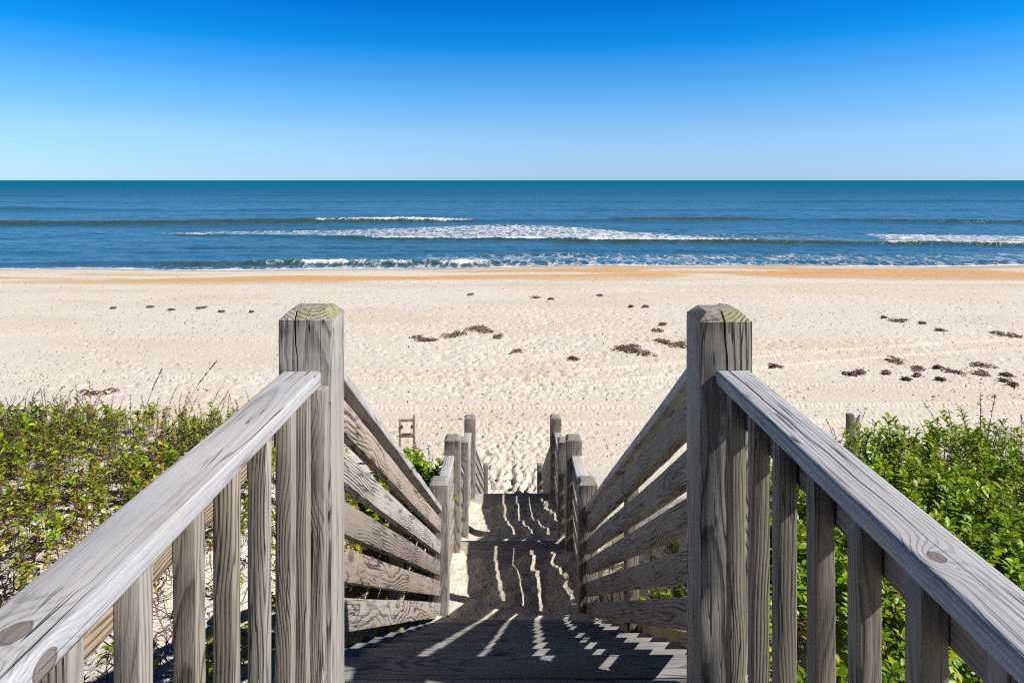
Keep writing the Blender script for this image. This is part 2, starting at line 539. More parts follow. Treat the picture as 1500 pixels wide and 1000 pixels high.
def build_ground():
    rows = np.concatenate([np.arange(-9, 2.5, 0.14), np.arange(2.5, 14, 0.05),
                           np.exp(np.arange(math.log(14), math.log(63), 0.0034)),
                           np.exp(np.linspace(math.log(63.2), math.log(420), 60))])
    u_in = np.linspace(-1, 1, 641)
    u_out = np.exp(np.linspace(0, math.log(45), 46))[1:]
    u = np.concatenate([-u_out[::-1], u_in, u_out])
    W = np.maximum(6.5, 0.80 * rows + 1.0)
    X = W[:, None] * u[None, :]
    Y = np.repeat(rows[:, None], len(u), 1)
    Z = land(X, Y)
    onbeach = sstep(-0.1, 0.5, 0.55 - (Z - beach(X, Y))) * (1 - sstep(50, 57, Y))
    # wind and foot relief
    lumps = fbm(X * 2.6, Y * 2.6, 21, 3) * 0.055 + fbm(X * 0.5, Y * 0.5, 31, 3) * 0.12
    trod = np.exp(-((X - 0.06 * Y + 0.5) / (3.0 + 0.22 * Y)) ** 2 - ((Y - 27) / 8.0) ** 2)
    rough = np.clip(0.16 + 0.9 * np.maximum(0, fbm(X * 0.13, Y * 0.16, 41, 3)) + 0.75 * trod, 0.08, 1.1)
    packed = np.exp(-((Y - 17.6 - 0.02 * X) / 1.6) ** 2)
    rough = rough * (1 - 0.8 * packed) * (1 - 0.75 * sstep(40, 50, Y))
    Z = Z + onbeach * lumps * rough * 0.38
    pits = np.maximum(0, -vnoise(X * 5.3, Y * 5.3, 55) - 0.20) * 0.20
    Z = Z - onbeach * pits * rough
    Z = Z + (1 - onbeach) * (1 - sstep(50, 57, Y)) * fbm(X * 3.0, Y * 3.0, 5, 3) * 0.05 * sstep(0.6, 1.0, np.abs(X))
    # footprints
    rg = np.random.default_rng(5)
    feet = []
    soft = onbeach * (1 - 0.85 * packed)
    for i in range(1500):
        y = 13.0 + 7.0 * rg.random() ** 1.2
        feet.append((rg.normal(-0.1, 0.45 + 0.17 * (y - 13)), y, rg.normal(0, 0.45), rg.uniform(0.25, 0.65)))
    for i in range(900):
        y = rg.uniform(17, 34)
        feet.append((rg.normal(0.4, 0.18 * y), y, rg.normal(0, 0.9), rg.uniform(0.35, 0.75)))
    for i in range(26):                                   # single walkers crossing the sand
        x, y, a = rg.uniform(-20, 20), rg.uniform(16, 44), rg.normal(0, 0.5) + (math.pi / 2 if rg.random() < 0.6 else 0)
        for s in range(34):
            a += rg.normal(0, 0.06)
            x += 0.68 * math.sin(a); y += 0.68 * math.cos(a)
            sd = 0.11 if s % 2 else -0.11
            feet.append((x + sd * math.cos(a), y - sd * math.sin(a), a, rg.uniform(0.7, 1.0)))
    for (fx, fy, fa, fs) in feet:
        if fy < 12.8 or fy > 48: continue
        i0, i1 = np.searchsorted(rows, (fy - 0.45, fy + 0.45))
        w = W[min(i0, len(W) - 1)]
        j0, j1 = np.searchsorted(u, ((fx - 0.45) / w - 0.002, (fx + 0.45) / w + 0.002))
        if i1 - i0 < 2 or j1 - j0 < 2: continue
        dx, dy = X[i0:i1, j0:j1] - fx, Y[i0:i1, j0:j1] - fy
        c, s_ = math.cos(fa), math.sin(fa)
        q = np.sqrt(((dx * c - dy * s_) / (0.085 * fs)) ** 2 + ((dx * s_ + dy * c) / (0.155 * fs)) ** 2)
        Z[i0:i1, j0:j1] += (-0.060 * np.exp(-q ** 2 * 0.9) + 0.026 * np.exp(-((q - 1.7) / 0.45) ** 2)) * fs * soft[i0:i1, j0:j1]
    # tyre tracks
    tm, tu = np.zeros_like(Z), np.zeros_like(Z)
    for (xa, xb, co) in TRACKS:
        yc = np.polyval(co, X)
        sl = np.polyval(np.polyder(co), X)
        d = np.abs(Y - yc) / np.sqrt(1 + sl ** 2)
        inr = (X > xa) & (X < xb)
        m = np.clip(1 - sstep(0.09, 0.17, d), 0, 1) * inr
        Z -= m * 0.055 - 0.026 * np.exp(-((d - 0.20) / 0.05) ** 2) * inr
        tm = np.maximum(tm, m)
    tu = X * 1.0
    # sand colours that stay put: damp strip by the water, orange shell sand on the berm
    wl_ = waterline(np.clip(X, -300, 300))
    dd = wl_ - Y
    wet = 1 - sstep(1.0, 4.0, dd + 1.6 * fbm(X * 0.12, Y * 0.4, 61, 3))
    band = np.exp(-((dd - np.interp(X, [-45, -10, 0, 45], [10.0, 10.0, 8.5, 9.5])) / np.interp(X, [-45, -8, 2, 45], [3.2, 3.6, 6.2, 6.6])) ** 2)
    on = fbm(X * 0.07 + 3, Y * 0.34, 71, 4)
    bias = np.interp(X, [-45, -25, -16, -8, 0, 10, 20, 45], [0.02, 0.06, 0.08, -0.10, 0.14, 0.18, 0.12, 0.16])
    orange = np.clip(band * 1.25, 0, 1) * sstep(-0.10, 0.12, on + bias)
    fl = 1 - sstep(2.5, 0.0, np.abs(Y))  # unused far falloff kept at one
    nr, nc = X.shape
    V = np.stack([X, Y, Z], -1).reshape(-1, 3)
    idx = np.arange(nr * nc).reshape(nr, nc)
    q = np.stack([idx[:-1, :-1], idx[:-1, 1:], idx[1:, 1:], idx[1:, :-1]], -1).reshape(-1, 4)
    t = NT("beach_sand")
    geo = t.node("ShaderNodeNewGeometry")
    pos = geo.outputs['Position']
    n1 = t.noise(pos, 0.35, 4.0, 0.6)
    n2 = t.noise(pos, 5.0, 4.0, 0.6)
    patch = t.noise(t.vmath('MULTIPLY', pos, (0.09, 0.22, 0.0)), 1.0, 4.0, 0.55)
    col = t.mix(n1, (0.66, 0.61, 0.54), (0.76, 0.715, 0.645))
    col = t.mix(t.ramp(n2, [(0.35, 0.0), (0.7, 0.5)]), col, (0.62, 0.545, 0.45))
    col = t.mix(t.ramp(patch, [(0.45, 0.0), (0.68, 0.45)]), col, (0.60, 0.475, 0.335))
    wn_ = t.noise(pos, 2.0, 3.0)
    col = t.mix(t.math('MULTIPLY', t.attr("orange"), t.ramp(wn_, [(0.3, 0.75), (0.6, 1.0)])), col, (0.60, 0.36, 0.165))
    col = t.mix(t.attr("wet"), col, (0.36, 0.30, 0.235))
    # coarse shell grit and specks
    sp = t.node("ShaderNodeTexVoronoi")
    t.put(sp.inputs['Vector'], pos)
    sp.inputs['Scale'].default_value = 9.0
    spot = t.math('MULTIPLY', t.ramp(sp.outputs['Distance'], [(0.09, 1.0), (0.17, 0.0)]),
                  t.ramp(t.sep(sp.outputs['Color'])[0], [(0.76, 0.0), (0.82, 1.0)]))
    col = t.mix(t.math('MULTIPLY', spot, 0.75), col, (0.17, 0.11, 0.07))
    grain = t.noise(pos, 180.0, 2.0, 0.7)
    col = t.mix(1.0, col, t.ramp(grain, [(0.3, 0.80), (0.7, 1.12)]), 'MULTIPLY')
    t.l.new(col, t.bsdf.inputs['Base Color'])
    t.put(t.bsdf.inputs['Roughness'], t.ramp(t.attr("wet"), [(0.0, 0.95), (1.0, 0.35)]))
    t.bsdf.inputs['Specular IOR Level'].default_value = 0.2
    b1 = t.noise(pos, 9.0, 5.0, 0.65)
    b2 = t.noise(pos, 45.0, 3.0, 0.65)
    dry = t.math('SUBTRACT', 1.0, t.attr("wet"))
    hb = t.math('ADD', t.math('MULTIPLY', b1, 0.055), t.math('MULTIPLY', b2, 0.009))
    tread = t.math('MULTIPLY', t.math('SINE', t.math('MULTIPLY', t.sep(pos)[0], 2 * math.pi / 0.13)), t.math('MULTIPLY', t.attr("track"), 0.007))
    hb = t.math('ADD', hb, tread)
    hb = t.math('MULTIPLY', hb, dry)
    t.l.new(t.bump(hb, 1.0, 0.85), t.bsdf.inputs['Normal'])
    me = mesh_np("beach", V, [q], t.mat, smooth=True, attrs={"wet": wet, "orange": orange, "track": tm})
    o = link(bpy.data.objects.new("beach", me))
    tag(o, kind="structure")
    return t.mat


SAND = build_ground()


def build_sand_drift(name, label, y0, y1, prof, edge, seed):
    """blown sand lying on a landing: prof = [(y, height of the sand)], thicker along the sides"""
    ys, xs = np.linspace(y0, y1, 110), np.linspace(-0.66, 0.66, 110)
    Y, X = np.meshgrid(ys, xs, indexing='ij')
    Z = np.interp(Y, [p[0] for p in prof], [p[1] for p in prof])
    Z = Z + edge * sstep(0.30, 0.62, np.abs(X + 0.04)) + 0.034 * fbm(X * 4, Y * 4, seed, 3) + 0.012 * fbm(X * 14, Y * 14, seed + 5, 2)
    Z = Z - 0.04 * np.maximum(0, vnoise(X * 5, Y * 4, seed + 9)) 
    n, m = X.shape
    idx = np.arange(n * m).reshape(n, m)
    top = np.stack([X, Y, Z], -1).reshape(-1, 3)
    q = np.stack([idx[:-1, :-1], idx[:-1, 1:], idx[1:, 1:], idx[1:, :-1]], -1).reshape(-1, 4)
    bot = top.copy(); bot[:, 2] -= 0.30
    rim = np.concatenate([idx[0, :], idx[1:, -1], idx[-1, -2::-1], idx[-2:0:-1, 0]])
    off = n * m
    r2 = np.roll(rim, -1)
    side = np.stack([rim, rim + off, r2 + off, r2], -1)
    me = mesh_np(name, np.concatenate([top, bot]), [q, side], SAND, smooth=True,
                 attrs={"wet": np.zeros(2 * off), "orange": np.zeros(2 * off), "track": np.zeros(2 * off)})
    o = link(bpy.data.objects.new(name, me))
    tag(o, label, "sand", kind="stuff")


build_sand_drift("sand_drift", "rippled dry sand blown over the first landing of the stairs", 4.62, 6.27,
                 [(4.62, -3.06), (4.8, -3.11), (5.05, -3.25), (5.5, -3.32), (5.95, -3.375), (6.15, -3.392), (6.27, -3.43)], 0.06, 201)
build_sand_drift("sand_drift", "rippled dry sand blown over the lower landing of the stairs", 6.72, 8.74,
                 [(6.72, -3.73), (7.0, -3.76), (7.4, -3.90), (8.0, -4.02), (8.45, -4.075), (8.65, -4.092), (8.74, -4.13)], 0.06, 301)


# ------------------------------------------------------------------ sea
def build_sea():
    rows = np.concatenate([np.exp(np.arange(math.log(53), math.log(150), 0.0032)),
                           np.exp(np.linspace(math.log(150.5), math.log(900), 260)), np.exp(np.linspace(math.log(910), math.log(42000), 50))])
    u_in = np.linspace(-1, 1, 521)
    u_out = np.exp(np.linspace(0, math.log(8), 24))[1:]
    u = np.concatenate([-u_out[::-1], u_in, u_out])
    W = 0.85 * rows
    X, Y = W[:, None] * u[None, :], np.repeat(rows[:, None], len(u), 1)
    Z = np.zeros_like(X)
    foam = np.zeros_like(X)
    churn = np.zeros_like(X)
    wob = 3.5 * fbm(X * 0.022, X * 0 + 0.5, 9, 3)

    def P(px, py):                      # photo measurement -> point on the still sea
        y = -SEA_Z / ((py - 264.0) / 1000.0)
        return (px - 750.0) / 1000.0 * y, y

    def line(pts):
        w = [P(*p) for p in pts]
        return np.interp(X, [a for a, b in w], [b for a, b in w])

    def amp(pts, py):
        return np.interp(X, [P(p, py)[0] for p, a in pts], [a for p, a in pts])

    def ridge(yc, h, front, back, k=0.35):
        d = Y - yc - k * wob
        return h * np.where(d < 0, np.exp(-(d / front) ** 2), np.exp(-(d / back) ** 2)), d

    # outer swells
    for py, h, aa in ((287, 0.45, [(-300, 1), (400, .8), (900, .2), (1500, .8)]), (296, 0.8, [(-300, .3), (500, .5), (1100, 1), (1800, .6)]),
                      (308, 1.05, [(-300, 0.9), (0, 0.9), (500, 1.0), (800, 0.8), (1000, 0.35), (1600, 0.3)]),
                      (276, 0.35, [(-300, .6), (700, 1), (1800, .8)])):
        r_, d = ridge(P(750, py)[1] + 0.02 * X, h, 3.6, 9.0, 1.2)
        Z += r_ * amp(aa, py) * np.clip(0.75 + 1.3 * fbm(X * 0.012, Y * 0 + py, 120, 3), 0, 1.4)
    # second line: smooth at the sides, breaking in the middle left
    yc = line([(-400, 331), (0, 329.5), (300, 328.5), (480, 327), (690, 325), (900, 323.5), (1080, 322.5), (1300, 325), (1500, 327), (1900, 328)])
    r_, d = ridge(yc, 0.80, 1.6, 5.0, 0.15)
    Z += r_ * amp([(-400, 1), (480, 1), (600, 1.05), (720, 0.5), (850, 0.55), (950, .85), (1080, .85), (1180, 0.5), (1350, .75), (1900, .75)], 327)
    br = amp([(430, 0), (475, 0.75), (560, 0.92), (600, 0.85), (650, 0.97), (690, 0.65), (740, 0)], 326) * (0.97 + 0.32 * fbm(X * 0.30, Y * 0.0 + 4, 15, 3))
    foam = np.maximum(foam, br * np.exp(-((d + 0.1) / 1.5) ** 2))
    churn = np.maximum(churn, br * np.exp(-((d) / 1.4) ** 2))
    # third line: white leading edge of the spent breaker, with lacy foam behind it
    yl = line([(-400, 338), (205, 342.5), (330, 345.5), (450, 348), (560, 350.5), (720, 352), (900, 354), (1090, 356.5), (1260, 358.5), (1500, 360.5), (1900, 362)])
    a3 = amp([(200, 0.05), (240, 0.5), (400, 0.5), (560, 0.8), (900, .85), (1090, 0.9), (1250, .9), (1500, .8), (1900, .7)], 352)
    r_, d = ridge(yl, 0.50, 0.9, 5.0, 0.0)
    Z += r_ * a3
    edge = (0.86 + 0.5 * fbm(X * 0.16, Y * 0.0 + 8, 25, 3)) * amp([(200, 0.0), (215, 1.0), (260, 0.8), (400, 0.45), (520, 0.5), (560, 1.0), (1090, 1.0), (1095, 0.35), (1250, 0.4), (1265, 1.0), (1500, 0.95), (1900, 0.9)], 352)
    foam = np.maximum(foam, edge * np.where(d < 0, np.exp(-(d / 0.7) ** 2), np.exp(-(d / 1.4) ** 2)))
    churn = np.maximum(churn, 0.5 * edge * np.exp(-(d / 1.0) ** 2))
    depth3 = amp([(200, 1), (330, 8), (450, 14), (560, 24), (690, 34), (800, 32), (900, 24), (1000, 13), (1090, 6), (1240, 4), (1280, 20), (1500, 18), (1900, 14)], 345)
    lace = amp([(200, .62), (400, .64), (560, .66), (720, .68), (900, .72), (1050, .62), (1090, .50), (1250, .52), (1290, .72), (1500, .66), (1900, .6)], 345)
    foam = np.maximum(foam, lace * sstep(0, 0.6, d) * (1 - sstep(0.75, 1.15, d / depth3)))
    foam = np.maximum(foam, 0.52 * amp([(850, 0), (950, 1), (1200, 1), (1300, 0)], 345) * sstep(0, 1, d) * (1 - sstep(10, 26, d)))
    foam = np.maximum(foam, 0.47 * amp([(-300, 1), (20, 0.9), (45, 0)], 345) * np.exp(-((Y - P(0, 346)[1]) / 4) ** 2))
    # inside ripples
    for k, (py, h) in enumerate(((368, 0.16), (373, 0.12), (362, 0.12))):
        r_, d = ridge(P(750, py)[1] + 0.03 * X, h, 1.0, 2.0, 0.8)
        Z += r_ * np.clip(0.6 + 1.6 * fbm(X * 0.05, Y * 0 + k, 90 + k, 2), 0, 1)
    # shore break
    wl_ = waterline(np.clip(X, -300, 300))
    ys = wl_ + np.interp(X, [-50, -40, -24, -12, 0, 10, 40], [3.6, 3.4, 3.2, 2.6, 2.2, 2.0, 2.0])
    r_, d = ridge(ys, 0.36, 0.8, 2.2, 0.0)
    a4 = np.interp(X, [-60, -30, -22, -4, 2, 14, 60], [0.35, 0.6, 1.0, 0.9, 0.4, 0.3, 0.3])
    Z += r_ * a4
    f4 = np.interp(X, [-60, -30, -24, -18, -4, 0, 6, 60], [0.0, 0.1, 0.5, 0.78, 0.7, 0.5, 0.35, 0.35]) * (0.85 + 0.6 * fbm(X * 0.25, Y * 0.0 + 3, 35, 3))
    foam = np.maximum(foam, f4 * np.exp(-((d + 0.2) / 1.1) ** 2))
    churn = np.maximum(churn, f4 * np.exp(-(d / 1.0) ** 2))
    ft = np.interp(X, [-60, -18, -8, 0, 20, 60], [0.0, 0.0, 0.58, 0.61, 0.58, 0.55])
    foam = np.maximum(foam, ft * sstep(-1, 0, d) * (1 - sstep(5, 13, d)))
    # swash running up the sand
    ds = Y - wl_
    run = 0.55 * fbm(X * 0.25, X * 0 + 2.2, 19, 3)
    foam = np.maximum(foam, np.exp(-((ds - run) / 0.75) ** 2) * np.interp(X, [-60, -20, 0, 60], [0.92, 1.0, 1.0, 0.95]))
    foam = np.maximum(foam, 0.55 * sstep(-0.5, 0.3, ds) * (1 - sstep(1.2, 3.2, ds)) * np.interp(X, [-60, -25, -15, 60], [.8, 1.0, 1.15, 1.0]))
    # small chop, real up to where a wavelet is smaller than a grid cell
    near = 1 - sstep(150, 700, Y)
    chop = fbm(X * 0.35, Y * 0.9, 77, 4) * 0.10 + fbm(X * 0.10, Y * 0.28, 87, 3) * 0.16
    Z += chop * near * sstep(0, 4, ds) + churn * (0.30 * np.abs(fbm(X * 1.5, Y * 1.5, 66, 3)) + 0.10 * fbm(X * 5, Y * 5, 67, 2))
    Z = Z * sstep(-1.5, 2.5, ds) + SEA_Z + 0.012
    nr, nc = X.shape
    idx = np.arange(nr * nc).reshape(nr, nc)
    q = np.stack([idx[:-1, :-1], idx[:-1, 1:], idx[1:, 1:], idx[1:, :-1]], -1).reshape(-1, 4)
    t = NT("sea_water")
    geo = t.node("ShaderNodeNewGeometry")
    pos = geo.outputs['Position']
    px = t.sep(pos)
    sl = t.vmath('MULTIPLY', pos, (0.55, 1.0, 1.0))
    w1 = t.noise(sl, 0.9, 4.0, 0.6)
    w2 = t.noise(sl, 5.0, 3.0, 0.6)
    w3 = t.noise(t.vmath('MULTIPLY', pos, (0.02, 0.09, 0.0)), 1.0, 4.0, 0.6)
    deep = t.ramp(t.math('DIVIDE', px[1], 1500.0), [(0.035, (0.040, 0.155, 0.28)), (0.10, (0.036, 0.150, 0.275)), (0.25, (0.018, 0.115, 0.21)), (0.55, (0.0, 0.135, 0.245)), (1.0, (0.0, 0.125, 0.225))])
    deep = t.mix(t.ramp(w3, [(0.4, 0.0), (0.65, 0.55)]), deep, t.mix(1.0, deep, (0.66, 0.62, 0.60), 'MULTIPLY'))
    w4 = t.noise(t.vmath('MULTIPLY', pos, (0.012, 0.16, 0.0)), 1.0, 4.0, 0.6)
    deep = t.mix(t.ramp(w4, [(0.48, 0.0), (0.70, 0.6)]), deep, t.mix(1.0, deep, (1.7, 1.35, 1.22), 'MULTIPLY'))
    slope = t.ramp(t.math('ABSOLUTE', t.sep(geo.outputs['Normal'])[1]), [(0.10, 0.0), (0.38, 0.85)])
    deep = t.mix(slope, deep, (0.050, 0.075, 0.045))           # dark olive where a wave stands up
    fn1 = t.noise(t.vmath('MULTIPLY', pos, (0.9, 0.42, 1.0)), 1.1, 6.0, 0.72, 0.8)
    fn2 = t.node("ShaderNodeTexVoronoi", feature='DISTANCE_TO_EDGE')
    t.put(fn2.inputs['Vector'], t.vmath('ADD', t.vmath('MULTIPLY', pos, (1.0, 0.45, 1.0)), t.vmath('SCALE', t.noise(pos, 1.0, 3.0, 0.6, color=True), 1.6)))
    fn2.inputs['Scale'].default_value = 0.85
    cell = t.ramp(fn2.outputs['Distance'], [(0.0, 1.0), (0.16, 0.0)])
    spray = t.noise(pos, 6.0, 3.0, 0.7)
    pat = t.math('ADD', t.math('ADD', t.math('MULTIPLY', fn1, 0.62), t.math('MULTIPLY', cell, 0.20)), t.math('MULTIPLY', spray, 0.24))
    fo = t.math('MULTIPLY_ADD', t.math('ADD', t.attr("foam"), pat), 3.7, -3.93, clamp=True)
    col = t.mix(fo, deep, (0.80, 0.81, 0.83))
    t.l.new(col, t.bsdf.inputs['Base Color'])
    t.put(t.bsdf.inputs['Roughness'], t.mix(fo, t.ramp(t.math('DIVIDE', px[1], 1500.0), [(0.1, 0.22), (0.4, 0.5)]), (0.9, 0.9, 0.9)))
    t.bsdf.inputs['IOR'].default_value = 1.33
    t.put(t.bsdf.inputs['Specular IOR Level'], t.mix(fo, t.ramp(t.math('DIVIDE', px[1], 1500.0), [(0.1, 0.5), (0.5, 0.10)]), (0.1, 0.1, 0.1)))
    hb = t.math('ADD', t.math('MULTIPLY', w1, 0.55), t.math('MULTIPLY', w2, 0.10))
    hb = t.math('MULTIPLY', hb, t.ramp(t.math('DIVIDE', px[1], 1500.0), [(0.08, 1.0), (0.45, 0.35)]))
    hb = t.math('ADD', hb, t.math('MULTIPLY', fo, 0.08))
    t.l.new(t.bump(hb, 1.0, 1.0), t.bsdf.inputs['Normal'])
    me = mesh_np("sea", np.stack([X, Y, Z], -1).reshape(-1, 3), [q], t.mat, smooth=True, attrs={"foam": foam})
    tag(link(bpy.data.objects.new("sea", me)), kind="structure")


build_sea()

# ------------------------------------------------------------------ stairs, landings and deck
CAP_IN, CAP_OUT = 0.530, 0.622
POST_IN, POST_OUT = 0.485, 0.625
BX = 0.556                                                   # centre plane of the rail boards


def grey(a, b=0.0):
    return (a * (1 + b), a, a * (1 - b))


deck = thing("deck", "grey weathered plank deck at the head of the beach stairs", "deck", (0, 0.5, DECK_Z))
y = DECK_Y
while y > -1.6:
    y0 = y - (0.10 if y > 2.0 else 0.14)
    wd = y - y0 - 0.003
    half = 0.480 if (y0 < 1.945 and y > 1.79) else 0.74
    plank("deck_board", (-half, y0 + wd / 2, DECK_Z - 0.019), (half, y0 + wd / 2, DECK_Z - 0.019), wd, 0.038, (0, 0, 1), deck, WOOD_DARK, bev=0.005)
    y = y0 - 0.005
for s in (-1, 1):
    plank("joist", (s * 0.70, -1.55, DECK_Z - 0.14), (s * 0.70, 1.78, DECK_Z - 0.14), 0.038, 0.19, (0, 0, 1), deck, WOOD_ALGAE)
    plank("support_post", (s * 0.60, -1.4, -2.75), (s * 0.60, -1.4, DECK_Z - 0.045), 0.10, 0.10, (0, -1, 0), deck, WOOD_ALGAE)
plank("rim_board", (-0.74, DECK_Y - 0.045, DECK_Z - 0.14), (0.74, DECK_Y - 0.045, DECK_Z - 0.14), 0.038, 0.19, (0, 0, 1), deck, WOOD_DARK)

stairs = thing("beach_staircase", "long weathered wooden staircase stepping down from the deck to the sand", "staircase", (0, 5.0, L1_Z))


def flight(y0, z0, n, rise, tint):
    for k in range(1, n + 1):
        z = z0 - rise * k
        ya = y0 + RUN * (k - 1) - 0.015
        for a, b in ((ya, ya + 0.153), (ya + 0.158, ya + 0.311)):
            plank("tread", (-0.655, (a + b) / 2, z - 0.019), (0.655, (a + b) / 2, z - 0.019), b - a, 0.038, (0, 0, 1), stairs, WOOD_DARK,
                  tint=grey(random.uniform(0.8, 1.05), random.uniform(-0.02, 0.05)), bev=0.005)
    for s in (-1, 1):
        m = rise / RUN
        ya, yb = y0 - 0.02, y0 + RUN * n + 0.06
        za, zb = z0 - m * (ya - y0), z0 - m * (yb - y0)
        ln = Vector((0, 1, -m)).normalized()
        up = Vector((0, m, 1)).normalized()
        off = up * -0.112
        plank("stringer", Vector((s * 0.678, ya, za)) + off, Vector((s * 0.678, yb, zb)) + off, 0.038, 0.285, up, stairs, WOOD_ALGAE, tint=tint)


flight(DECK_Y, DECK_Z, 10, RISE1, grey(1.0, 0.08))
flight(L1_Y1, L1_Z, 3, 0.175, grey(0.9))
flight(L2_Y1, L2_Z, 11, 0.163, grey(0.9))


def landing(y0, y1, z):
    y = y1
    while y > y0 + 0.1:
        half = 0.66
        plank("landing_board", (-half, y - 0.08, z - 0.019), (half, y - 0.08, z - 0.019), 0.158, 0.038, (0, 0, 1), stairs, WOOD_DARK,
              tint=grey(random.uniform(1.25, 1.45), 0.07), bev=0.005)
        y -= 0.164
    for s in (-1, 1):
        plank("landing_joist", (s * 0.678, y0, z - 0.10), (s * 0.678, y1, z - 0.10), 0.038, 0.19, (0, 0, 1), stairs, WOOD_ALGAE)


landing(L1_Y0, L1_Y1, L1_Z)
landing(L2_Y0, L2_Y1, L2_Z)


# ------------------------------------------------------------------ railings
def post(parent, name, s, y, ztop, zbot, mat=WOOD, size=0.14, inner=POST_IN, tint=None, crack=None, seed=None, chamf=0.022):
    cx = s * (inner + size / 2)
    me = board_mesh(name, ztop - zbot, size, size, mat, bev=0.005, bow=0.001, crack=crack, top_chamfer=chamf, seed=seed)
    return place(name, me, (0, 0, 1), (0, 1, 0), (cx, y + size / 2, (ztop + zbot) / 2), parent, tint or grey(random.uniform(0.9, 1.1)))


def rail_run(parent, s, ya, za, yb, zb, tints, cap_tint, first=0.095, cap_over=0.0, nails=None):
    """five boards and a flat cap between two posts; za, zb = top of the cap at each end"""
    m = (za - zb) / (yb - ya)
    L = math.hypot(1, m)
    up = Vector((0, m, 1)).normalized()
    vz = lambda y: za - m * (y - ya)
    cx = s * (CAP_IN + CAP_OUT) / 2
    c0, c1 = Vector((cx, ya + 0.001, za)) - up * 0.019, Vector((cx, yb + cap_over, vz(yb + cap_over))) - up * 0.019
    plank("cap_rail", c0, c1, CAP_OUT - CAP_IN, 0.038, up, parent, WOOD_CAP, tint=cap_tint, bev=0.008, rounds=3)
    hv = 0.108
    for k in range(5):
        off = first + 0.155 * k + hv / 2 + random.uniform(-0.004, 0.004)
        x = s * (BX + 0.0006 * k)
        a, b = Vector((x, ya + 0.001, vz(ya) - off)), Vector((x, yb - 0.001, vz(yb) - off))
        o = plank("rail_board", a, b, 0.038, hv / L * random.uniform(0.97, 1.03), up, parent, WOOD_FLAT, tint=tints[k % len(tints)], bev=0.004)
        if nails:
            yn = nails + random.uniform(-0.006, 0.006)
            screws(o, [(x - s * 0.019, yn, vz(yn) - off + dz) for dz in (0.026, -0.028)], (-s, 0, 0))


